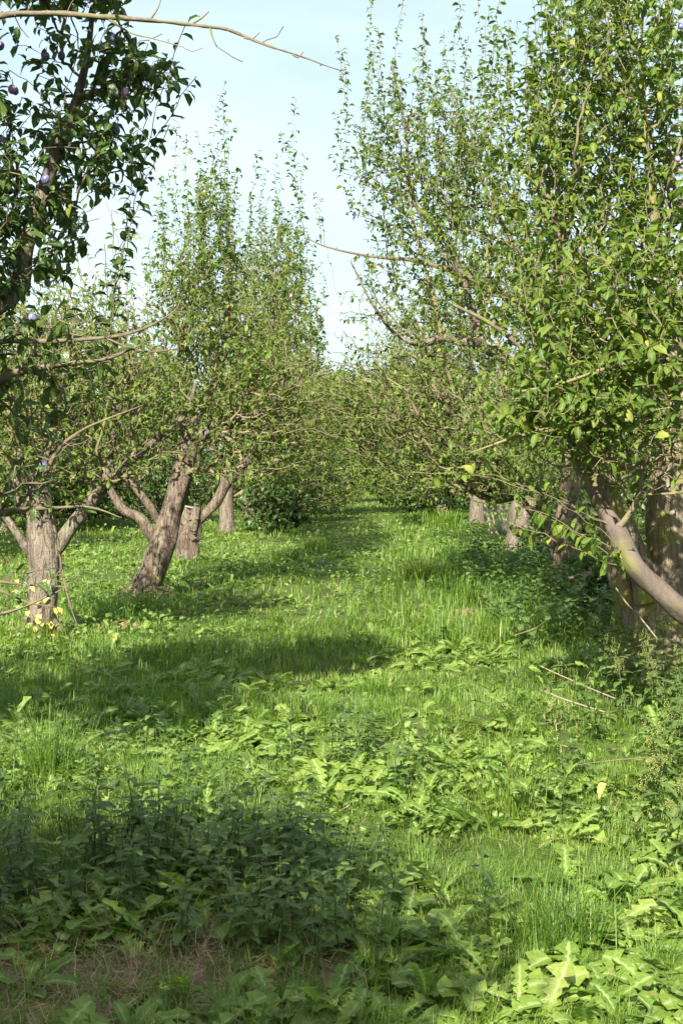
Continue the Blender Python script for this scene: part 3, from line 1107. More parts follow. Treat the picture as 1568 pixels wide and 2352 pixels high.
def row_tree(label, x, y, cl, trunk_r=.2, h=1.9, seed=0, leaf=.1, sp=.2, tip=.006, mat=None, lean=(0, 0), lod=2, lpn=3.2, shoots=40, ltop=1.5):
    t = tree('plum_tree', label, (x, y), sp, tip, lod, leaf, group=None, seed=seed, lpn=lpn)
    b = t.base
    rr = np.random.default_rng(seed)
    t.limb_('trunk', [b + (0, 0, -.15), b + (lean[0] * .3, 0, .3), b + (lean[0] * .6, lean[1] * .5, h * .6), b + (lean[0], lean[1], h)], [trunk_r * 1.5, trunk_r * 1.05, trunk_r * .9, trunk_r * .75], mat or M_BARK, 14, ridge=.12)
    a0 = rr.uniform(0, 6)
    for k in range(4):
        a = a0 + k * 1.57 + rr.uniform(-.3, .3)
        dx, dy = math.cos(a), math.sin(a)
        top = b + (lean[0], lean[1], h * .9)
        t.limb_('limb', [top, top + (dx * .5, dy * .5, .5), top + (dx * 1.0, dy * 1.0, 1.2), top + (dx * 1.2, dy * 1.2, 2.2)], [trunk_r * .5, trunk_r * .42, trunk_r * .3, .02], mat or M_BARK, 8)
    for c, rad, n, ld in cl:
        t.cloud(b + np.array(c), rad, n, ld)
    t.shoots = [(shoots, 2.8, .4, 1.1, ltop, .12)]
    return t


for k, (lab, x, y) in enumerate(BEHIND):
    row_tree(lab, x, y, [((.3 * (x > 0), 0, 3.4), (1.6, 1.7, 1.5), 430, 1)], .2, 1.8, 90 + k, leaf=.11)
t = row_tree('plum tree with a pale flared trunk behind the cut stump', P(521, 1220, 31)[0], 31, [((.9, 0, 3.0), (1.7, 1.9, 1.6), 420, 1), ((1.9, .5, 1.35), (1.6, 1.8, 1.0), 420, 1), ((1.0, -.2, 2.0), (1.6, 1.6, .8), 200, .7), ((1.2, 1.0, 4.6), (1.0, 1.2, 1.0), 200, 1)], .17, 1.8, 21, leaf=.09, sp=.17, tip=.0045, lod=1, lpn=2.8)
t.plums = [(778, 1098, 0), (655, 1055, 0)]
row_tree('low leafy plum tree shading the far left of the grass path', -2.7, 40, [((.5, 0, 2.8), (2.1, 2.0, 2.2), 520, 1), ((1.9, .5, 1.2), (1.8, 1.8, 1.1), 420, 1), ((.6, 0, 5.0), (1.1, 1.2, 1.0), 200, 1), ((2.3, 0, 3.0), (1.5, 1.8, 1.3), 260, 1)], .18, 1.7, 22, leaf=.12)
row_tree('yellowish plum tree second from the end of the left row', -2.8, 51, [((.3, 0, 3.2), (2.2, 2.0, 2.4), 560, 1), ((1.3, .5, 1.3), (2.1, 1.8, 1.2), 400, 1), ((2.6, 0, 3.3), (1.6, 1.8, 1.5), 260, 1)], .2, 1.8, 23, leaf=.14, sp=.25, tip=.008)
row_tree('plum tree at the far end of the left row', -2.8, 63, [((.2, 0, 3.6), (2.3, 2.0, 2.8), 560, 1), ((.5, .5, 1.3), (1.8, 1.5, 1.0), 250, 1)], .2, 1.8, 24, leaf=.17, sp=.3, tip=.009)
# second left row
for k, (x, y, lab) in enumerate(((-7.4, 23, 'plum tree of the next row nearest the left edge, behind the leftmost trunk'), (-7.6, 31, 'plum tree of the next row seen between the two left trunks'),
                                 (-7.8, 39, 'dark plum tree of the next row behind the split leaning trunk'), (-7.6, 48, 'plum tree of the next row half hidden behind the cut stump'), (-7.8, 60, 'farthest plum tree of the next row on the left'))):
    row_tree(lab, x, y, [((0, 0, 3.3), (2.4, 2.2, 2.0), 520, 1), ((.2, -.2, 1.35), (2.3, 2.0, 1.2), 420, 1)], .2, 1.7, 30 + k, leaf=.11 + .01 * k, sp=.22, tip=.006)

# ---- right row
t = tree('plum_tree', 'big-leaved plum tree at the right edge with a smooth grey curved limb', (2.75, 7.75), .08, .0024, 0, .085, seed=41, lpn=2.0)
b = t.base
t.limb_('trunk', [b + (.05, 0, -.15), b + (0, 0, .35), b + (.05, 0, .9), b + (.15, .05, 1.6), b + (.1, .1, 2.2)], [.26, .2, .18, .15, .12], M_BARK_MOSS, 20)
p, r = px(7.9, [(1850, 1500, 32, -.1), (1700, 1468, 30), (1620, 1432, 28), (1568, 1403, 27), (1533, 1374, 26), (1483, 1329, 25), (1450, 1292, 24), (1428, 1254, 24, .1), (1413, 1217, 21, .1), (1388, 1174, 20, .2), (1365, 1129, 19, .2), (1340, 1087, 18, .3), (1325, 1052, 15, .3), (1318, 1030, 12, .3), (1312, 1000, 9, .3), (1290, 930, 7, .2), (1270, 850, 5, .1)])
t.limb_('limb', p, r, M_BARK_GREY, 24, ridge=.06, lump=.16, step=.04, label='smooth grey-brown curved limb with green algae on its underside')
t.limb_('limb', *px(8.2, [(1335, 1085, 7), (1352, 1020, 7), (1345, 950, 7), (1350, 860, 6), (1362, 760, 5), (1350, 660, 3.5), (1335, 560, 2)]), M_BARK_GREY, 10)
t.limb_('limb', *px(8.2, [(1352, 1060, 6), (1370, 1000, 6), (1400, 920, 5), (1440, 840, 4), (1480, 760, 3)]), M_BARK_GREY, 8)
t.limb_('limb', [b + (.1, .05, 1.9), b + (-.3, -.1, 2.5), b + (-.55, -.1, 3.2), b + (-.7, 0, 4.0)], [.1, .07, .05, .02], M_BARK_MOSS, 10)
t.limb_('limb', [b + (.1, .05, 2.0), b + (.4, .3, 2.8), b + (.6, .4, 3.8)], [.1, .07, .03], M_BARK_MOSS, 10)
t.limb_('bough', *px(7.9, [(1750, 1030, 9), (1640, 1055, 8), (1568, 1060, 6), (1500, 1055, 5), (1440, 1075, 4), (1390, 1085, 3), (1340, 1100, 1.5)]), M_TWIG, 8, ridge=.3, lump=.3, step=.025)
t.limb_('bough', *px(7.9, [(1700, 1110, 6), (1568, 1130, 4), (1520, 1135, 3), (1465, 1135, 2)]), M_TWIG, 7, ridge=.15, step=.03)
t.limb_('bough', *px(7.6, [(1700, 880, 7), (1568, 830, 5.5), (1470, 830, 5), (1380, 850, 4), (1290, 880, 3), (1190, 900, 2)]), M_TWIG, 8, ridge=.3, lump=.3, step=.025)
t.limb_('bough', *px(7.8, [(1740, 960, 8), (1568, 960, 5.5), (1440, 965, 5), (1300, 975, 4), (1180, 1005, 3), (1080, 1040, 2)]), M_TWIG, 8, ridge=.3, lump=.3, step=.025)
t.cloud_px(1390, 880, 7.8, 240, 150, .6, 260, .9)
t.cloud_px(1480, 1030, 7.8, 170, 90, .5, 130, .12)
t.cloud_px(1250, 960, 7.9, 170, 90, .5, 110, .5)
t.cloud_px(1480, 680, 7.8, 170, 160, .7, 130, .9)
t.cloud_px(1750, 300, 7.6, 180, 380, .8, 110, 1)
t.cloud_px(1300, 690, 8.0, 110, 130, .5, 60, .8)
t.shoots = [(30, 2.2, .3, .7, 1.6, .2)]
t.tips = [(P(1110, 1090, 7.9), .3), (P(1140, 1100, 7.9), .8), (P(900, 1085, 7.9), .3), (P(1230, 1175, 8.0), 1.2), (P(1190, 1160, 8.0), 1.2), (P(1170, 1200, 8.0), 1.2)]

t = tree('plum_tree', 'plum tree with the mossy forked trunk at the right edge among the nettles', (P(1515, 1560, 10.1)[0], 10.1), .09, .0026, 0, .074, seed=43, lpn=1.9)
t.limb_('trunk', *px(10.1, [(1515, 1590, 88), (1512, 1540, 80), (1512, 1480, 74), (1515, 1410, 72), (1515, 1350, 66), (1528, 1300, 58)]), M_BARK_MOSS, 32, ridge=.1, lump=.12, step=.05)
t.limb_('limb', *px(10.1, [(1522, 1370, 58), (1540, 1310, 56), (1540, 1240, 54), (1535, 1180, 50), (1540, 1110, 44), (1550, 1030, 38), (1560, 940, 32), (1545, 800, 24), (1525, 650, 16), (1500, 480, 12), (1480, 300, 8), (1470, 120, 5)]), M_BARK_MOSS, 24, ridge=.08)
t.limb_('limb', *px(10.0, [(1490, 1380, 36), (1472, 1310, 30), (1450, 1250, 26), (1432, 1204, 24), (1408, 1154, 22), (1392, 1117, 20), (1375, 1050, 17), (1340, 950, 14), (1310, 800, 11), (1290, 640, 8), (1275, 480, 5)]), M_BARK_MOSS, 20, ridge=.06)
t.limb_('limb', *px(10.15, [(1470, 1440, 38), (1440, 1370, 30), (1415, 1300, 25), (1402, 1230, 22), (1398, 1170, 19), (1400, 1080, 15), (1420, 950, 11), (1430, 800, 8), (1440, 620, 6), (1450, 460, 4)]), M_BARK_MOSS, 18, ridge=.06)
t.limb_('limb', *px(10.0, [(1350, 975, 10), (1270, 880, 9), (1200, 800, 7), (1120, 740, 5), (1040, 700, 3)]), M_TWIG_DARK, 10)
t.roots(.27, 6, M_BARK_MOSS)
t.cloud_px(1420, 250, 10.3, 230, 330, 1.5, 680, 1)
t.cloud_px(1350, 650, 10.2, 260, 220, 1.3, 520, 1)
t.cloud_px(1280, 880, 10.2, 220, 130, 1.1, 240, .55)
t.cloud_px(1250, 380, 10.2, 120, 200, 1.0, 150, 1)
t.cloud_px(1330, 980, 10.0, 260, 100, 1.1, 190, .5)
t.cloud_px(1430, 1050, 9.7, 160, 75, .7, 130, .2)
t.cloud_px(1640, 500, 10.3, 180, 500, 1.3, 300, 1)
t.shoots = [(110, 3.0, .4, 1.1, 1.6, .1)]
t.tips = [(P(u, v, 10.3), 2) for u, v in ((1150, -10), (1210, 50), (1130, 120), (1290, -60), (1340, -30), (1390, -60), (1240, 100), (1170, 60), (1110, 170), (1150, 60))]
t.plums = [(1497, 185, 0), (1562, 60, 0), (1297, 508, 0), (1548, 460, 0), (1555, 365, 1), (1408, 125, 0), (1430, 258, 0), (1447, 222, 1), (1560, 395, 1), (1555, 440, 0), (1510, 715, 0)]

t = tree('plum_tree', 'dark-trunked plum tree on the right with a limb curving left over the path', (P(1298, 1380, 15.75)[0], 15.75), .1, .003, 1, .074, seed=47, lpn=2.0)
t.limb_('trunk', *px(15.75, [(1295, 1410, 46), (1294, 1365, 36), (1293, 1320, 33), (1296, 1275, 33), (1304, 1200, 31), (1308, 1140, 26), (1305, 1060, 21), (1290, 960, 16), (1280, 850, 12)]), M_BARK_RED, 26, ridge=.16, lump=.12, step=.05)
t.limb_('limb', *px(15.7, [(1290, 1262, 22), (1273, 1223, 22), (1242, 1190, 20), (1217, 1155, 17), (1195, 1135, 14), (1165, 1143, 9), (1140, 1149, 8), (1106, 1140, 7), (1081, 1124, 6), (1040, 1090, 4), (1000, 1060, 3)]), M_BARK_RED, 16, label='thick limb that rises left from the trunk and bends level')
t.limb_('limb', *px(15.6, [(1150, 1145, 7), (1129, 1122, 8), (1113, 1077, 8), (1100, 1042, 7), (1085, 1000, 7), (1050, 930, 6), (1020, 820, 5), (1000, 700, 4), (960, 560, 3), (930, 400, 2)]), M_TWIG, 12, label='yellow-green mossy branch rising from the level limb')
t.limb_('limb', *px(15.5, [(1285, 930, 14), (1200, 850, 13), (1110, 800, 12), (1020, 775, 11), (960, 790, 6), (900, 760, 4), (850, 690, 2.5), (805, 600, 1.6)]), M_BARK, 12)
t.limb_('limb', *px(15.6, [(1110, 800, 10), (1080, 700, 9), (1030, 560, 7), (950, 460, 5), (930, 300, 3), (900, 150, 2)]), M_BARK, 10)
t.limb_('limb', *px(15.3, [(1275, 830, 9), (1180, 700, 8), (1080, 640, 6), (960, 600, 5), (860, 590, 3), (760, 570, 2), (700, 545, 1.2)]), M_TWIG_DARK, 10)
t.limb_('limb', *px(15.7, [(1285, 900, 11), (1260, 760, 9), (1200, 600, 7), (1120, 450, 5), (1080, 300, 3)]), M_BARK, 10)
t.roots(.2, 5, M_BARK_RED)
t.cloud_px(1080, 600, 15.7, 270, 230, 1.8, 640, .9)
t.cloud_px(950, 380, 15.6, 170, 200, 1.2, 300, .9)
t.cloud_px(1080, 350, 15.6, 130, 180, 1.2, 180, .9)
t.cloud_px(1000, 880, 15.2, 230, 130, 1.3, 360, .5)
t.cloud_px(1050, 1010, 15.3, 150, 90, 1.2, 130, .7)
t.cloud_px(860, 740, 15.4, 100, 130, .9, 80, .25)
t.cloud_px(880, 920, 15.2, 200, 150, 1.4, 380, .25)
t.cloud_px(960, 1050, 16.6, 150, 60, 1.3, 150, .9)
t.cloud_px(1180, 1080, 16.5, 150, 70, 1.2, 200, .9)
t.cloud_px(1200, 1090, 14.9, 170, 85, .8, 170, .7)
t.cloud_px(1060, 1080, 15.2, 220, 70, 1.0, 210, .6)
t.cloud_px(1130, 1050, 15.4, 170, 80, 1.2, 180, .7)
t.cloud_px(1000, 1060, 15.4, 120, 60, 1.0, 70, .6)
t.shoots = [(80, 3.3, .4, 1.2, 1.6, .1)]
t.tips = [(P(u, v, 15.6), 2.2) for u, v in ((770, 85), (790, 140), (765, 250), (855, -10), (868, 60), (970, 25), (975, 70), (905, 130), (1010, 150), (1045, 200), (830, 330), (960, 110), (1100, 140), (760, 340), (870, 190))] + \
         [(P(u, v, 15.4), 1.2) for u, v in ((680, 225), (645, 300), (700, 360), (725, 440), (740, 500))]
t.plums = [(938, 262, 1), (955, 270, 0), (800, 465, 0), (812, 492, 0), (797, 490, 0), (945, 300, 1), (898, 455, 0), (740, 505, 0), (1020, 375, 0), (1080, 400, 0), (770, 570, 0), (1012, 620, 0), (960, 215, 1), (722, 470, 1)]

t = row_tree('stump-like plum tree low behind the leaning pallet', P(1196, 1262, 25)[0], 25, [((-.6, 0, 3.3), (1.9, 1.8, 1.9), 420, 1), ((-.8, 0, 4.8), (1.2, 1.2, 1.0), 200, 1), ((-.5, .3, 1.7), (1.7, 1.4, .7), 240, .8)], .24, 1.5, 51, leaf=.085, sp=.15, tip=.004, lod=1, lpn=2.4)
t = row_tree('plum tree with a straight pale trunk beside the leaning pallet', P(1094, 1212, 33)[0], 33, [((-.9, 0, 3.2), (1.9, 1.8, 1.7), 420, 1), ((-1.2, 0, 4.8), (1.2, 1.2, .9), 170, 1), ((-1.5, .6, 1.4), (1.1, 1.5, .9), 260, 1)], .165, 2.0, 52, leaf=.095, sp=.18, tip=.005, lod=1, lpn=2.6)
row_tree('plum tree shading the far right of the grass path', 3.1, 42, [((-.3, 0, 3.0), (2.0, 2.0, 2.1), 480, 1), ((-1.0, .5, 1.2), (1.7, 1.8, 1.1), 380, 1), ((-2.3, 0, 2.9), (1.4, 1.8, 1.2), 240, 1)], .2, 1.7, 53, leaf=.12)
row_tree('plum tree second from the end of the right row', 3.2, 52, [((-.4, 0, 3.2), (2.2, 2.0, 2.3), 520, 1), ((-.8, .5, 1.3), (1.9, 1.8, 1.1), 340, 1), ((-2.6, 0, 3.2), (1.6, 1.8, 1.4), 240, 1)], .2, 1.7, 54, leaf=.14, sp=.25, tip=.008)
row_tree('plum tree at the far end of the right row', 3.2, 64, [((-.5, 0, 3.4), (2.3, 2.0, 2.6), 520, 1), ((-.5, .5, 1.2), (1.8, 1.5, 1.0), 240, 1)], .2, 1.8, 55, leaf=.17, sp=.3, tip=.009)
for k, (x, y, lab) in enumerate(((8.2, 22, 'plum tree of the next row behind the mossy forked trunk'), (8.0, 30, 'plum tree of the next row seen right of the dark trunk'),
                                 (8.2, 40, 'plum tree of the next row seen left of the dark trunk'), (8.0, 54, 'farthest plum tree of the next row on the right'))):
    row_tree(lab, x, y, [((0, 0, 3.3), (2.4, 2.2, 2.0), 480, 1), ((-.2, -.2, 1.5), (2.2, 1.9, 1.0), 300, 1)], .2, 1.8, 60 + k, leaf=.11 + .01 * k, sp=.22, tip=.006)
# bushes that fill the gaps under the far rows
for k, (x, y, w_, h_, lab) in enumerate(((-4.8, 37, 1.7, 1.3, 'dark low bush behind the split leaning trunk'), (-8.6, 35, 2.3, 1.5, 'dark low bush behind the leftmost trunk'), (-9.8, 41, 2.4, 1.3, 'broad dark bush at the left edge behind the trunks'),
                                         (-4.3, 44, 1.7, 1.2, 'rounded bush behind the cut stump'), (5.6, 33, 1.7, 1.0, 'leafy bush behind the dark trunk on the right'), (7.6, 29, 1.8, 1.0, 'leafy bush left of the mossy forked trunk'),
                                         (10.2, 38, 2.2, 1.2, 'far bush behind the mossy forked trunk'), (4.9, 27, .8, .55, 'small bush between the stump-like tree and the dark trunk'),
                                         (-1.35, 29.5, .95, .75, 'dark low bush at the left edge of the shaded path'), (-1.1, 36, 1.4, 1.2, 'dark bush pinching the far path from the left'), (2.5, 37.5, 1.4, 1.2, 'dark bush pinching the far path from the right'),
                                         (3.3, 19.5, .8, .6, 'shaded bush right behind the dark trunk'), (2.75, 13.3, .55, .5, 'shaded bramble bush in front of the dark trunk'),
                                         (-.6, 66, 1.9, 1.3, 'pale far bush in the mouth of the path'), (-6.2, 33, 1.8, 1.3, 'dark low bush between the two left trunks'))):
    t = tree('bush', lab, (x, y), .2, .006, 2, .12, M_TWIG_DARK, M_LEAF_SHADED, cat='bush', seed=80 + k, lpn=3.4)
    b = t.base
    for j in range(3):
        a = j * 2.1 + k
        t.limb_('stem', [b + (.05 * math.cos(a), .05 * math.sin(a), -.1), b + (.3 * math.cos(a), .3 * math.sin(a), .5), b + (.7 * math.cos(a), .7 * math.sin(a), 1.0 * h_)], [.04, .03, .015], M_BARK, 6)
    t.cloud(b + (0, 0, h_ * .9), (w_, w_ * .8, h_), int(240 * w_), 1)
# hedge trees that close the path
for k, (x, y, lab) in enumerate(((-4.5, 76, 'tall hedge tree left of the path end'), (0.0, 79, 'hedge tree closing the end of the grass path'), (4.2, 77, 'tall hedge tree right of the path end'),
                                 (-10, 78, 'hedge tree far left behind the orchard rows'), (10, 78, 'hedge tree far right behind the orchard rows'))):
    row_tree(lab, x, y, [((0, 0, 4.4 - .6 * (k == 1)), (2.9, 2.2, 3.6 - .6 * (k == 1)), 380, 1), ((0, -.8, 1.3), (3.0, 1.6, 1.2), 200, 1)], .25, 2.2, 70 + k, leaf=.28, sp=.35, tip=.012, shoots=20)

for t in TREES:
    t.grow()

# which leaves show: nearest per small cell of the picture
cell = {}
CW = 9.0
for t in TREES:
    u, v, d = proj(t.leaves['B'] + t.leaves['M'][:, :, 1] * .5)
    t.leaves['d'] = d
    ins = (u > -5) & (u < 1573) & (v > -5) & (v < 2357) & (d > .5)
    t.leaves['ins'] = ins
    t.leaves['c'] = (np.floor(u / CW).astype(int) * 1000 + np.floor(v / CW).astype(int))
allc = np.concatenate([t.leaves['c'][t.leaves['ins']] for t in TREES])
alld = np.concatenate([t.leaves['d'][t.leaves['ins']] for t in TREES])
o_ = np.argsort(-alld)
zb = dict(zip(allc[o_].tolist(), alld[o_].tolist()))
for t in TREES:
    lv = t.leaves
    ind = np.array([], int)
    if t.lod < 2 and t.base[1] > 2:
        cand = np.where(lv['ins'])[0]
        front = np.array([lv['d'][i] < zb[int(lv['c'][i])] + .02 for i in cand], bool)
        cand = cand[front]
        view = nrm(lv['B'][cand] - CAM)
        area = (lv['size'][cand] / lv['d'][cand]) ** 2 * (.15 + np.abs((view * nrm(lv['M'][cand][:, :, 2])).sum(1)))
        ind = cand[np.argsort(-area)[:300]]
    t.build(ind)


# ------------------------------------------------------------------ ground plants
def gpos(u, v):
    """ground point under a working pixel"""
    y = 1.6 / ((v - VH) / FOC)
    for _ in range(4):
        p = P(u, v, y)
        y = y * (CAM[2] - ground_z(p[0], y)) / max(CAM[2] - p[2], .1)
    p = P(u, v, y)
    return p[0], y


def scatter(n, y0, y1, margin=1.2, seed=0):
    r = np.random.default_rng(seed)
    y = y0 * (y1 / y0) ** r.random(n)
    x = r.uniform(-1, 1, n) * (.262 * y + margin)
    return x, y


thatch = lambda x, y: np.exp(-(((x + .75) / .55) ** 2 + ((y - 4.1) / .42) ** 2))
trunks = [(t.base[0], t.base[1]) for t in TREES]


def tallness(x, y):
    """how long the grass grows: verges right of the path and random tussocks"""
    h = .55 + .9 * vn2(x * .8, y * .8, 21) ** 2
    h += 1.1 * np.exp(-((x - 1.45) / 1.1) ** 2) * ((y > 12) & (y < 24))
    h += .5 * np.exp(-((x - 2.3) / .7) ** 2) * (y > 9)
    h *= 1 - .35 * np.exp(-((x - .1) / .7) ** 2) * (y > 17)
    return h


def weediness(x, y):
    w = vn2(x * .9 + 7, y * .7 + 3, 31) * .75 + vn2(x * 2.4, y * 2.0, 32) * .35
    w += .28 * np.exp(-(((x - .0) / 1.0) ** 2 + ((y - 7.0) / 1.3) ** 2))
    w += .35 * np.exp(-(((x - .35) / .9) ** 2 + ((y - 11.8) / 1.3) ** 2))
    w += .35 * np.exp(-(((x - .75) / .6) ** 2 + ((y - 4.15) / .35) ** 2))
    w += .3 * np.exp(-(((x + 3) / 1.5) ** 2 + ((y - 18) / 3) ** 2))
    w -= .35 * np.exp(-(((x + 1.0) / .9) ** 2 + ((y - 11.5) / 1.2) ** 2))
    w -= .5 * np.exp(-(((x - .5) / .6) ** 2 + ((y - 5.0) / .5) ** 2))
    w -= .4 * np.exp(-((x - 1.6) / 1.0) ** 2) * ((y > 13) & (y < 25))
    return w


# grass sward
def grass_sheet(name, n, y0, y1, T, seed, wmul, mat=M_GRASS):
    r = np.random.default_rng(seed)
    x, y = scatter(n, y0, y1, 1.0, seed)
    # tussocks: pull part of the blades together
    k = r.random(n) < .38
    cs = .21
    cx, cy = np.floor(x / cs), np.floor(y / cs)
    jx, jy = hsh(cx, cy, cx * 0, 5) * cs, hsh(cx, cy, cx * 0, 6) * cs
    f = r.uniform(.05, .7, n)
    x = np.where(k, x + (cx * cs + jx - x) * f, x)
    y = np.where(k, y + (cy * cs + jy - y) * f, y)
    tx = np.array([q for q in trunks if y0 < q[1] < min(y1, 40) and abs(q[0]) < .27 * q[1] + 1])
    if len(tx):
        e = 450 if y0 < 8 else 220
        a_ = r.uniform(0, 6.28, (len(tx), e))
        d_ = .2 + np.abs(r.normal(0, .22, (len(tx), e)))
        x = np.concatenate([x, (tx[:, :1] + np.cos(a_) * d_).ravel()])
        y = np.concatenate([y, (tx[:, 1:] + np.sin(a_) * d_).ravel()])
        n = len(x)
    dens = 1 - .62 * np.clip(thatch(x, y) * 1.1, 0, 1)
    dens *= np.clip(1.7 - .9 * weediness(x, y), .8, 1)
    keep = r.random(n) < dens
    x, y = x[keep], y[keep]
    m = len(x)
    h = .085 * tallness(x, y) * np.clip(r.normal(1, .35, m), .35, 2.2)
    for q in trunks:
        h *= 1 + 1.1 * np.exp(-((x - q[0]) ** 2 + (y - q[1]) ** 2) / .16)
    h *= np.where(hsh(np.floor(x / cs), np.floor(y / cs), np.zeros(m), 9) > .86, 1.6, 1)
    w = np.clip(.0032 * y / 5, .0028, .03) * wmul * r.uniform(.7, 1.3, m)
    flow = vn2(x * 1.6, y * 1.6, 41) * 12
    a = np.where(r.random(m) < .5, flow + r.normal(0, .7, m), r.uniform(0, 6.28, m))
    M = rotz(a)
    M = M * np.stack([w, h, h], -1)[:, None, :]
    B = np.stack([x, y, ground_z(x, y) - .01], -1)
    tint = np.clip(.45 - .25 * np.clip((x - 1.3) / .6, 0, 1) * (y > 9) + .5 * (vn2(x * 1.1, y * 1.1, 42) - .5) + r.normal(0, .2, m), 0, .9)  # lower tint right of the path paints shade into the grass
    tint = np.where(r.random(m) < .03, r.uniform(.91, 1, m), tint)
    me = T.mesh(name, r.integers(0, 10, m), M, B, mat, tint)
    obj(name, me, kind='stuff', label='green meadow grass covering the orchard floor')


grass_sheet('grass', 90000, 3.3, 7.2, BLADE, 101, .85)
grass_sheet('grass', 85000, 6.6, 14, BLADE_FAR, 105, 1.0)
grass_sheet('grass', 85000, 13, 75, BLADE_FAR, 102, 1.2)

# dry thatch
r = np.random.default_rng(103)
n = 5200
x, y = r.normal(-.75, .5, n), r.normal(4.15, .36, n)
far_x, far_y = scatter(2600, 5, 30, 1.0, 104)
x, y = np.concatenate([x, far_x]), np.concatenate([y, far_y])
n = len(x)
ln = r.uniform(.05, .17, n) * np.where(y > 6, 1.2, 1)
ax = nrm(np.stack([r.normal(size=n), r.normal(size=n), r.uniform(-.05, .3, n)], -1))
M = frame(ax, np.array([0, 0, 1.0]) + r.normal(size=(n, 3)) * .3)
M = np.stack([M[:, :, 0] * np.clip(.0024 * y / 5, .0022, .012)[:, None], M[:, :, 2] * ln[:, None] * .4, M[:, :, 1] * ln[:, None]], -1)
B = np.stack([x, y, ground_z(x, y) + r.uniform(.0, .03, n)], -1)
obj('dry_grass', BLADE.mesh('dry_grass', r.integers(0, 10, n), M, B, M_DRY, r.random(n)), kind='stuff', label='tan dead grass lying flat among the green')


# ---- plant variants: each is a stem (or none) and a list of leaf frames
def rosette(T, n, seed, lo=.55, hi=1.0):
    r = np.random.default_rng(seed)
    out = []
    for i in range(n):
        a = i * 2.4 + r.normal(0, .3)
        s = r.uniform(lo, hi)
        tilt = r.normal(0, .18)
        M = rotz(np.array(a)) @ np.array([[1, 0, 0], [0, math.cos(tilt), -math.sin(tilt)], [0, math.sin(tilt), math.cos(tilt)]])
        out.append((int(r.integers(0, len(T.v))), M * s, np.array([0, 0, 0.0]) + M[:, 1] * .02))
    return out


def stemmed(T, h, pairs, ls, seed, opp=2, lean=.15, mat=M_NETTLE):
    """stem polyline (unit = metres) with leaf pairs"""
    r = np.random.default_rng(seed)
    la = r.uniform(0, 6.28)
    top = np.array([math.cos(la) * lean * h, math.sin(la) * lean * h, h])
    pts = np.array([[0, 0, -.02], top * .35 + r.normal(size=3) * .01, top * .7 + r.normal(size=3) * .012, top])
    p, rr = resample(pts, np.array([.0035, .003, .0025, .0012]), .12)
    sv = tube(p, rr, 4, 0, 0)
    out = []
    for i in range(pairs):
        t = .12 + .88 * (i + .5) / pairs
        q = np.array([np.interp(t, np.linspace(0, 1, len(p)), p[:, c]) for c in range(3)])
        s = ls * (.75 + .45 * math.sin(math.pi * min(t * 1.05, 1))) * (1 if t < .85 else .62) * r.uniform(.85, 1.15)
        for o in range(opp):
            a = i * 1.571 + o * 2 * math.pi / opp + r.normal(0, .2)
            up = .35 * t + r.normal(0, .1)
            M = frame(np.array([math.cos(a), math.sin(a), up]), np.array([0, 0, 1.0]))
            out.append((int(r.integers(0, len(T.v))), M * s, q))
    return sv, out


DAND_LO = make_tmpl(lambda k: strip([0, .2, .36, .5, .7, .85, 1], [.02, .09, .06, .14, .1, .16, 0], u_(k, 1, .3, 1.0), u_(k, 2, -.75, .05), u_(k, 3, .05, .4), .02, u_(k, 4, -.7, .7), k), 26)
ROS_D = [rosette(DAND, 10 + k % 4, 200 + k) for k in range(8)]
ROS_K = [rosette(DOCK, 6 + k % 3, 220 + k, .6, 1.0) for k in range(5)]
NET = [stemmed(NETTLE, .2 + .03 * k, 5 + k // 2, .07, 240 + k) for k in range(6)]
NET_TALL = [stemmed(NETTLE, .45 + .06 * k, 8 + k, .085, 260 + k, lean=.55) for k in range(4)]
SOW = [stemmed(DAND, .5 + .08 * k, 7, .16, 280 + k, opp=2, lean=.08) for k in range(3)]


def tassel(k):
    V, F, rib = [], [], []
    r = np.random.default_rng(k + 900)
    for s in range(2):
        z, x, y = 0.0, r.uniform(-.2, .2), r.uniform(-.2, .2)
        for j in range(5):
            b = len(V)
            w = .07
            c = np.array([x + r.uniform(-.08, .08), y + r.uniform(-.08, .08), z])
            V += [tuple(c + q) for q in ((-w, 0, 0), (0, -w, .02), (w, 0, 0), (0, w, -.02), (0, 0, w), (0, 0, -w * 1.4))]
            F += [(b, b + 1, b + 4), (b + 1, b + 2, b + 4), (b + 2, b + 3, b + 4), (b + 3, b, b + 4), (b + 1, b, b + 5), (b + 2, b + 1, b + 5), (b + 3, b + 2, b + 5), (b, b + 3, b + 5)]
            rib += [.5] * 6
            z -= .14
            x *= 1.1
    return V, F, rib


TASSEL = make_tmpl(tassel, 4)


class Scatter:
    """collects leaf frames for one joined stuff mesh"""

    def __init__(self):
        self.k, self.M, self.B, self.t = [], [], [], []
        self.sv, self.sf, self.ss, self.n = [], [], [], 0

    def add(self, leaves, base, rot, s, tint, stem=None, rr=None):
        for (k, M, q) in leaves:
            self.k.append(k)
            self.M.append(rot @ M * s)
            self.B.append(base + rot @ q * s)
            self.t.append(min(1, max(0, tint + rr.normal(0, .16))))
        if stem is not None:
            v, f, ss = stem
            self.sv.append((v * s) @ rot.T + base)
            self.sf.append(f + self.n)
            self.ss.append(ss)
            self.n += len(v)

    def build(self, name, T, mat, label, stemmat=None):
        if not self.k:
            return
        me = T.mesh(name, np.array(self.k), np.array(self.M), np.array(self.B), mat, np.array(self.t))
        o = obj(name, me, kind='stuff', label=label)
        if self.sv:
            obj('stems', make_mesh('stems', np.vstack(self.sv), np.concatenate(self.sf), np.concatenate(self.ss), stemmat or mat,
                                   {'tint': np.full(self.n, .15), 'rib': np.full(self.n, 1.0)}, True), o, kind='stuff')


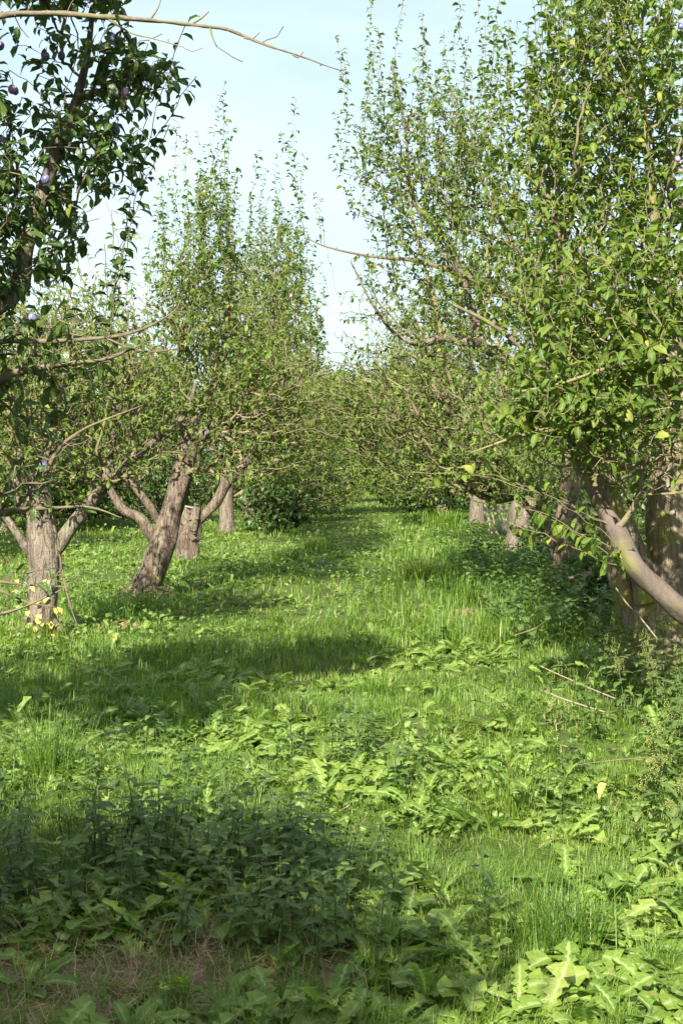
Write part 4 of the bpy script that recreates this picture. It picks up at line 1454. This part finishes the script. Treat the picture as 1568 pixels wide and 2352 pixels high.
def mat4(M, b):
    m = Matrix.Identity(4)
    for a in range(3):
        for c in range(3):
            m[a][c] = M[a][c]
        m[a][3] = b[a]
    return m


LM = [  # things in the working picture that a plant can be named by
    (1290, 2150, 'the tall dark grass tussock'), (1165, 1840, 'the pale grass tussock'), (470, 2240, 'the dead grass patch'),
    (950, 2130, 'the nearest shadow tip'), (1390, 1792, 'the bright yellow leaf'), (1340, 1590, 'the fallen pale stalks'), (90, 1480, 'the leftmost trunk'),
    (340, 1390, 'the split leaning trunk'), (110, 1760, 'the shaded spiky tussock'), (860, 1600, 'the long shade tip'), (1068, 1412, 'the reddish soil heap'),
    (1000, 1340, 'the yellowish grass clump'), (660, 1290, 'the dark grass clump'), (1510, 1560, 'the mossy forked trunk'), (620, 1850, 'the nettle patch')]
ORD = ['first', 'second', 'third', 'fourth', 'fifth', 'sixth', 'seventh', 'eighth', 'ninth', 'tenth', 'eleventh', 'twelfth', 'thirteenth', 'fourteenth', 'fifteenth', 'sixteenth', 'seventeenth', 'eighteenth', 'nineteenth', 'twentieth', 'twenty-first', 'twenty-second', 'twenty-third', 'twenty-fourth', 'twenty-fifth', 'twenty-sixth', 'twenty-seventh', 'twenty-eighth', 'twenty-ninth', 'thirtieth']


def place_name(x, y):
    u, v, d = proj(np.array([x, y, 0.05]))
    l = min(LM, key=lambda l: math.hypot(l[0] - u, (l[1] - v) * 1.3))
    du, dv = u - l[0], (v - l[1]) * 1.3
    if math.hypot(du, dv) < 45:
        w = 'beside'
    elif abs(du) > abs(dv):
        w = 'right of' if du > 0 else 'left of'
    else:
        w = 'in front of' if dv > 0 else 'behind'
    if math.hypot(du, dv) > 170:
        w = 'well ' + w
    return w + ' ' + l[2]


def plants(spec):
    """spec: list of (x, y, variant, rot, scale, tint, kind) -> things, nearest first, each with its own label"""
    seen = {}
    for (x, y, kind, var, a, s, tint) in sorted(spec, key=lambda q: q[1]):
        name, cat, desc, T, mat, grp = KINDS_[kind]
        pl = place_name(x, y)
        size = 'large' if s > KINDS_[kind + '_s'][1] else 'small' if s < KINDS_[kind + '_s'][0] else 'medium'
        hue = 'yellow-green' if tint > .6 else 'deep green' if tint < .4 else 'fresh green'
        key = (kind, size, hue, pl)
        seen[key] = seen.get(key, 0) + 1
        q = seen[key]
        label = f'{size} {hue} {desc} {pl}' + (f', {ORD[min(q, 30) - 1]} from front' if q > 1 else '')
        base = np.array([x, y, float(ground_z(x, y))])
        root = thing(name, base, label, cat, grp)
        stem, leaves = var if isinstance(var, tuple) else (None, var)
        rot = rotz(np.array(a))
        if stem is not None:
            v, f, ss = stem
            if (kind, id(var)) not in STEMS:
                STEMS[(kind, id(var))] = make_mesh('stem', v, f, ss, mat, {'tint': np.full(len(v), .2), 'rib': np.full(len(v), 1.0)}, True)
            o = obj('stem', STEMS[(kind, id(var))], root)
            o.matrix_local = mat4(rot * s, (0, 0, 0))
        rr = np.random.default_rng(int(abs(x) * 1000 + y * 100))
        for (k, M, q_) in leaves:
            tc = int(np.clip((tint + rr.normal(0, .15)) * 8, 0, 7))
            o = D.objects.new('leaf', T.single('leaf', k, tc, mat))
            C.objects.link(o)
            o.parent = root
            o.matrix_local = mat4(rot @ M * s, rot @ q_ * s)
        if kind == 'tall':
            top = leaves[len(leaves) // 2:]
            for (k, M, q_) in top:
                for _ in range(2):
                    o = D.objects.new('seed_tassel', TASSEL.single('seed_tassel', k % 4, 4, M_TASSEL))
                    C.objects.link(o)
                    o.parent = root
                    qq = rot @ q_ * s + rr.normal(0, .025, 3)
                    o.matrix_local = mat4(np.eye(3) * rr.uniform(.04, .06), qq)


STEMS = {}
KINDS_ = {'dand': ('dandelion', 'dandelion', 'dandelion', DAND, M_WEED, 'dandelions in the sward'), 'dand_s': (.2, .235),
          'dock': ('dock_plant', 'dock', 'dock', DOCK, M_WEED, 'docks in the sward'), 'dock_s': (.17, .21),
          'net': ('nettle', 'nettle', 'nettle', NETTLE, M_NETTLE, 'low nettles'), 'net_s': (.9, 1.1),
          'tall': ('nettle', 'nettle', 'tasselled nettle', NETTLE, M_NETTLE, 'tasselled nettles'), 'tall_s': (.9, 1.1),
          'sow': ('sow_thistle', 'sow thistle', 'sow thistle', DAND, M_WEED, 'sow thistles'), 'sow_s': (.9, 1.1)}

# dandelions and docks
r = np.random.default_rng(300)
sd, sk, sf = Scatter(), Scatter(), Scatter()
cand = []
x, y = scatter(2300, 3.5, 34, .9, 301)
w = weediness(x, y) + r.normal(0, .08, len(x)) - .5 * thatch(x, y)
for i in np.where(w > .53 + .05 * (y > 14))[0]:
    kind = 'dock' if r.random() < .09 else 'dand'
    s = (r.uniform(.13, .25) if kind == 'dand' else r.uniform(.11, .19)) * (1 + .012 * max(0, y[i] - 8))
    cand.append((x[i], y[i], kind, (ROS_D[r.integers(8)] if kind == 'dand' else ROS_K[r.integers(5)]), r.uniform(0, 6.28), s, r.uniform(.25, .85)))
for (u, v, kind, s) in ((1060, 2200, 'dand', .3), (1200, 2330, 'dand', .3), (980, 2300, 'dand', .28), (1390, 2320, 'dand', .3), (1500, 2300, 'dand', .28), (1440, 2060, 'dock', .34), (1300, 2040, 'dand', .28),
                        (1010, 2060, 'dand', .3), (870, 2080, 'dand', .3), (930, 2140, 'dand', .27), (640, 1720, 'dock', .33), (560, 1700, 'dand', .3), (700, 1690, 'dand', .28), (430, 1760, 'dand', .3),
                        (880, 1820, 'dand', .3), (980, 1840, 'dand', .3), (1120, 1910, 'dock', .32), (700, 1480, 'dand', .3), (980, 1480, 'dand', .33), (1070, 1500, 'dand', .3), (640, 1450, 'dand', .3),
                        (1100, 1460, 'dand', .3), (520, 2330, 'dock', .26), (60, 2280, 'dock', .3), (340, 2290, 'dock', .25), (260, 1700, 'dock', .28), (760, 1830, 'dock', .3)):
    gx, gy = gpos(u, v)
    cand.append((gx, gy, kind, (ROS_D[r.integers(8)] if kind == 'dand' else ROS_K[r.integers(5)]), r.uniform(0, 6.28), s * .88, r.uniform(.4, .8)))


def inview(q):
    u, v, d = proj(np.array([q[0], q[1], .08]))
    return 10 < u < 1558 and 1200 < v < 2345


score = sorted(range(len(cand)), key=lambda i: -(cand[i][5] / cand[i][1]) * inview(cand[i]))
pick = set(score[:190])
for i, q in enumerate(cand):
    if i not in pick:
        (sk if q[2] == 'dock' else sd if q[1] < 7.2 else sf).add(q[3], np.array([q[0], q[1], float(ground_z(q[0], q[1]))]), rotz(np.array(q[4])), q[5], q[6], None, r)
sd.build('weeds', DAND, M_WEED, 'jagged-leaved weeds crowding the grass')
sf.build('weeds', DAND_LO, M_WEED, 'leafy weeds in the grass further up the path')
sk.build('weeds', DOCK, M_WEED, 'broad-leaved weeds crowding the grass')
spec = [cand[i] for i in pick]

# nettles
sn, stl = Scatter(), Scatter()  # near and far nettles
nc = []
for i in range(190):
    a = r.random()
    if a < .7:
        x_, y_ = r.normal(-.7, .5), r.normal(4.8, .36)
    elif a < .9:
        x_, y_ = r.normal(-1.5, .35), r.normal(6.0, 1.0)
    else:
        x_, y_ = r.normal(.0, .6), r.normal(6.8, 1.0)
    if thatch(x_, y_) > .62 and r.random() < .7:
        continue
    nc.append((x_, y_, 'net', NET[r.integers(6)], r.uniform(0, 6.28), r.uniform(.75, 1.2) * (.75 if y_ < 4.6 else 1), r.uniform(.1, .6)))
for i in range(10):
    nc.append((r.normal(-.25, .14), r.normal(4.35, .1), 'net', NET[r.integers(6)], r.uniform(0, 6.28), r.uniform(.7, .95), r.uniform(.3, .7)))
sc = sorted(range(len(nc)), key=lambda i: -(nc[i][5] / nc[i][1]) * inview(nc[i]))
pn = set(sc[:75])
for i, q in enumerate(nc):
    if i in pn:
        spec.append(q)
    else:
        sn.add(q[3][1], np.array([q[0], q[1], float(ground_z(q[0], q[1]))]), rotz(np.array(q[4])), q[5], q[6], q[3][0], r)
# tall nettles on the right
tc = []
for i in range(60):
    a = r.random()
    if a < .5:
        x_, y_ = r.normal(1.9, .28), r.normal(7.0, .55)
    else:
        x_, y_ = r.normal(2.35, .4), r.normal(9.3, .7)
    tc.append((x_, y_, 'tall', NET_TALL[r.integers(4)], r.uniform(0, 6.28), r.uniform(.75, 1.15), r.uniform(.4, .9)))
for (u, v, s) in ((1500, 1960, .9), (1545, 2010, .9), (1420, 1960, .75), (1560, 2180, .6), (1450, 1600, 1.0), (1340, 1560, .8), (1500, 1640, 1.0), (1560, 1700, 1.1)):
    gx, gy = gpos(u, v)
    tc.append((gx, gy, 'tall', NET_TALL[r.integers(4)], r.uniform(0, 6.28), s, r.uniform(.5, .9)))
sc = sorted(range(len(tc)), key=lambda i: -(tc[i][5] / tc[i][1]) * inview(tc[i]))
pt = set(sc[:32])
for i, q in enumerate(tc):
    if i in pt:
        spec.append(q)
    else:
        sn.add(q[3][1], np.array([q[0], q[1], float(ground_z(q[0], q[1]))]), rotz(np.array(q[4])), q[5], q[6], q[3][0], r)
for i in range(270):
    x_, y_ = r.uniform(1.3, 3.4), r.uniform(10.8, 19.5)
    if x_ < 1.3 + .35 * vn2(y_ * .8, y_ * .2, 77) + r.random() * .4:
        continue
    q = NET_TALL[r.integers(4)]
    stl.add(q[1], np.array([x_, y_, float(ground_z(x_, y_))]), rotz(np.array(r.uniform(0, 6.28))), r.uniform(.6, 1.2), r.uniform(.0, .5), q[0], r)
stl.build('undergrowth', ROUND, M_NETTLE, 'rank weeds in the shade under the right row', M_NETTLE)
sn.build('undergrowth', NETTLE, M_NETTLE, 'dense nettles filling the shade', M_NETTLE)
for (u, v, s) in ((1165, 1890, 1.0), (1500, 1900, 1.1), (1250, 1680, .7), (1350, 1720, .8), (1120, 1700, .6)):
    gx, gy = gpos(u, v)
    spec.append((gx, gy, 'sow', SOW[r.integers(3)], r.uniform(0, 6.28), s, r.uniform(.3, .6)))
plants(spec)

# small round-leaved ground cover: left bank, trunk feet, far verge
r = np.random.default_rng(400)
n = 15000
x, y = scatter(n, 4.5, 45, 1.2, 401)
w = vn2(x * .7 + 3, y * .6, 51) * .7 + vn2(x * 2.5, y * 2.5, 52) * .4
w += .3 * np.exp(-((x + 3.2) / 1.6) ** 2) + .25 * np.exp(-((x - 1.1) / .7) ** 2) * ((y > 5.5) & (y < 9)) + .2 * (np.abs(x - 2.6) < .8)
k_ = (w > .56) & (r.random(n) > thatch(x, y))
x, y = x[k_], y[k_]
n = len(x)
z = ground_z(x, y) + r.uniform(.02, .15, n) * (1 + .3 * (y > 10))
a = r.uniform(0, 6.28, n)
M = frame(np.stack([np.cos(a), np.sin(a), r.normal(.1, .35, n)], -1), np.array([0, 0, 1.0]) + r.normal(size=(n, 3)) * .35)
M = M * (np.clip(.028 + .0022 * y, .035, .11) * r.uniform(.6, 1.3, n))[:, None, None]
obj('undergrowth', ROUND.mesh('undergrowth', r.integers(0, 8, n), M, np.stack([x, y, z], -1), M_WEED, np.clip(r.normal(.22, .18, n), 0, .9)), kind='stuff', label='small soft-leaved ground cover under the trees')


# grass tufts one can tell apart
def tuft(x, y, n, h, label, seed, tint=.4, wid=.004, spread=.07):
    r = np.random.default_rng(seed)
    base = np.array([x, y, float(ground_z(x, y))])
    a = r.uniform(0, 6.28, n)
    hh = h * r.uniform(.45, 1.1, n)
    M = rotz(a) * np.stack([wid * r.uniform(.7, 1.3, n), hh * .75, hh], -1)[:, None, :]
    bx, by = r.normal(0, spread, n), r.normal(0, spread, n)
    a = np.where(r.random(n) < .6, np.arctan2(-bx, by) + r.normal(0, .5, n), a)
    M = rotz(a) * np.stack([wid * r.uniform(.6, 1.2, n), hh * r.uniform(.6, 1.2, n), hh], -1)[:, None, :]
    B = np.stack([bx, by, np.full(n, -.01)], -1)
    me = BLADE.mesh('blades', r.integers(0, 10, n), M, B, M_GRASS, np.clip(r.normal(tint, .15, n), 0, .9))
    root = thing('grass_tuft', base, label, 'grass tuft', 'taller grass tussocks')
    obj('blades', me, root, kind='stuff')


for i, (u, v, n, h, lab, ti) in enumerate(((1275, 2190, 260, .38, 'tall dark grass tussock standing in the near right sward', .1), (1165, 1880, 170, .42, 'pale arching grass tussock beside the upright sow thistle', .75),
                                          (110, 1790, 240, .45, 'shaded spiky grass tussock at the left edge above the nettles', .3), (660, 1290, 300, .3, 'dark clump of grass across the path from the split trunk', .05),
                                          (1020, 1215, 260, .6, 'tall bluish grass clump beside the far straight pale trunk', .5), (730, 1265, 180, .4, 'upright grass clump on the left of the path beyond the dark clump', .6),
                                          (960, 1330, 300, .4, 'yellowish grass clump right of the path midway', .85), (330, 1400, 200, .3, 'grass tussock at the foot of the split leaning trunk', .35),
                                          (1075, 1385, 220, .4, 'shaded grass clump beside the small molehill', .3), (860, 1600, 260, .22, 'short dense grass clump crossed by the shadow tip', .4))):
    gx, gy = gpos(u, v)
    tuft(gx, gy, n, h, lab, 500 + i, ti, .004 * max(1, gy / 7), .07 * max(1, gy / 10))


# ------------------------------------------------------------------ small things on the ground
def rod(name, pts, rad, mat, label, cat, group=None, knots=True):
    p, r_ = resample(pts, rad, .04)
    v, f, s = tube(p, r_, 7, .05, .12, int(abs(p[0][0]) * 100))
    b = p[0]
    o = obj(name, make_mesh(name, v - b, f, s, mat, None, True), None, b, label=label, category=cat)
    if group:
        o['group'] = group


def gp(u, v, h=0.0):
    """point h metres above the ground that shows at (u, v)"""
    y = (1.6 - h) / ((v - VH) / FOC)
    return P(u, v, y)


rod('dry_stalk', [gp(1240, 1530, .25), gp(1340, 1575, .14), gp(1455, 1622, .06)], [.0038, .0045, .005], M_PALE, 'long bleached stalk lying aslant before the nettles', 'dry stalk', 'fallen pale stalks')
rod('dry_stalk', [gp(1238, 1582, .16), gp(1300, 1608, .1), gp(1410, 1642, .05)], [.004, .005, .005], M_PALE, 'shorter thin bleached stalk lying below the long one', 'dry stalk', 'fallen pale stalks')
rod('dry_stalk', [P(1413, 1350, 8.9), P(1440, 1388, 8.9), P(1470, 1420, 9.0), P(1510, 1470, 9.0)], [.005, .006, .006, .006], M_PALE, 'pale dead stem leaning against the mossy forked trunk', 'dry stalk', 'fallen pale stalks')
rod('dry_stalk', [gp(1180, 1460, .15), gp(1230, 1442, .2), gp(1260, 1420, .3)], [.004, .005, .004], M_TWIG, 'brownish dead stem lying below the dark trunk', 'dry stalk', 'fallen pale stalks')
rod('bent_nettle', [gp(1320, 1757, .35), gp(1420, 1745, .38), gp(1530, 1737, .42)], [.0018, .0025, .003], M_TWIG_DARK, 'long purple-brown nettle stem bent level over the weeds', 'nettle')


def molehill(u, v, rad, label):
    x, y = gpos(u, v)
    n, k = 24, 7
    V, F = [], []
    for i in range(k + 1):
        q = i / k
        for j in range(n):
            a = 2 * math.pi * j / n
            rr = rad * q * (1 + .2 * math.sin(a * 3 + 1) + .1 * math.sin(a * 7))
            V.append((rr * math.cos(a), rr * math.sin(a) * .8, rad * .42 * (1 - q * q) + random.uniform(-.012, .012) - .02 * (i == k)))
    for i in range(k):
        for j in range(n):
            F.append((i * n + j, (i + 1) * n + j, (i + 1) * n + (j + 1) % n, i * n + (j + 1) % n))
    me = make_mesh('molehill', V, np.array(F).ravel(), np.full(len(F), 4), M_SOIL, None, True)
    obj('molehill', me, None, (x, y, float(ground_z(x, y))), label=label, category='molehill', group='small heaps of bare soil')


M_SOIL = bark_mat('red_soil', (.1, .06, .04), (.2, .125, .085), (.3, .2, .14), None, 0, 1.2, .8)
molehill(1068, 1412, .16, 'low heap of reddish soil in the grass right of the path')
molehill(285, 1440, .14, 'low heap of brown soil in the grass between the two left trunks')


def box(c, s, R_=None):
    v = np.array([(x, y, z) for x in (-1, 1) for y in (-1, 1) for z in (-1, 1)], float) * np.array(s) / 2
    if R_ is not None:
        v = v @ np.array(R_).T
    f = [(0, 1, 3, 2), (4, 6, 7, 5), (0, 4, 5, 1), (2, 3, 7, 6), (0, 2, 6, 4), (1, 5, 7, 3)]
    return v + np.array(c), np.array(f).ravel(), np.full(6, 4)


# a slatted wooden pallet leaning by the straight pale trunk
pb_ = P(1148, 1225, 29)
pb_[2] = float(ground_z(pb_[0], pb_[1]))
pal = thing('wooden_pallet', pb_, 'bleached slatted wooden pallet leaning beside the straight pale trunk', 'pallet')
tilt, lean = math.radians(-13), math.radians(-12)
Rp = np.array(Matrix.Rotation(tilt, 3, 'Y') @ Matrix.Rotation(lean, 3, 'X'))
for i, (dx, h) in enumerate(((-.17, 1.25), (-.06, 1.2), (.05, .85), (.14, .82), (.23, .6))):
    v, f, s = box((dx, 0, h / 2), (.042, .018, h))
    v = v @ Rp.T
    obj('slat', make_mesh('slat', v, f, s, M_PALE), pal)
for z in (.12, .52):
    v, f, s = box((.03, .026, z), (.52, .03, .07))
    v = v @ Rp.T
    obj('crossbar', make_mesh('crossbar', v, f, s, M_CUT), pal)


def leaf_thing(name, T, k, pos_, size, a, tilt_, mat, t, label):
    M = rotz(np.array(a)) @ np.array(Matrix.Rotation(tilt_, 3, 'X'))
    o = D.objects.new(name, T.single(name, k, t, mat))
    C.objects.link(o)
    o.matrix_local = mat4(M * size, pos_)
    o['label'] = label
    o['category'] = 'leaf'


M_YELLOW = leaf_mat('yellowed_leaf', [(0, G(.45, .38, .08)), (1, G(.6, .5, .14))], .35, .5, (.6, .55, .25), .3)
leaf_thing('fallen_leaf', NETTLE, 2, gp(1390, 1792, .3), .085, 2.2, -.7, M_YELLOW, 5, 'single bright yellow leaf hanging over the nettle bed')

# bindweed with yellowing leaves round the leftmost trunk, suckers by the split trunk
def climber(name, label, cat, x, y, h, n, rad, T, mat, tint, size, seed, stemr=.004):
    r = np.random.default_rng(seed)
    base = np.array([x, y, float(ground_z(x, y))])
    root = thing(name, base, label, cat)
    for s in range(3):
        pts = []
        a0 = r.uniform(3.4, 5.6)
        for i in range(6):
            t_ = i / 5
            a = a0 + r.normal(0, .25)
            pts.append((math.cos(a) * rad * (1.2 - .1 * t_), math.sin(a) * rad * (1.2 - .1 * t_), t_ * h * r.uniform(.8, 1.1)))
        p, rr = resample(pts, np.linspace(stemr, stemr * .5, 6), .06)
        v, f, ss = tube(p, rr, 4, 0, 0)
        obj('stem', make_mesh('stem', v, f, ss, M_TWIG, None, True), root)
        for j in range(n // 3):
            q = p[r.integers(len(p))] + r.normal(0, .05, 3) + np.array([0, -.03, 0])
            a = r.uniform(3, 6.3)
            M = frame(np.array([math.cos(a), math.sin(a), -.3]), np.array([0, -.5, 1.0]) + r.normal(size=3) * .3)
            o = D.objects.new('leaf', T.single('leaf', int(r.integers(len(T.v))), int(np.clip(r.normal(tint, 1.5), 0, 7)), mat))
            C.objects.link(o)
            o.parent = root
            o.matrix_local = mat4(M * size * r.uniform(.7, 1.2), q)


L1b = [q for q in TREES if 'leftmost furrowed' in q.label][0].base
climber('bindweed', 'bindweed with yellowing round leaves at the foot of the leftmost trunk', 'bindweed', L1b[0] - .05, L1b[1], .55, 24, .16, ROUND, M_YELLOW, 3, .085, 601)
L2b = [q for q in TREES if 'split right-leaning' in q.label][0].base
climber('sucker_shoot', 'leafy sucker shoots springing from the foot of the split leaning trunk', 'sucker', L2b[0] + .12, L2b[1], .75, 45, .26, PLUM, M_LEAF, 5, .06, 602)
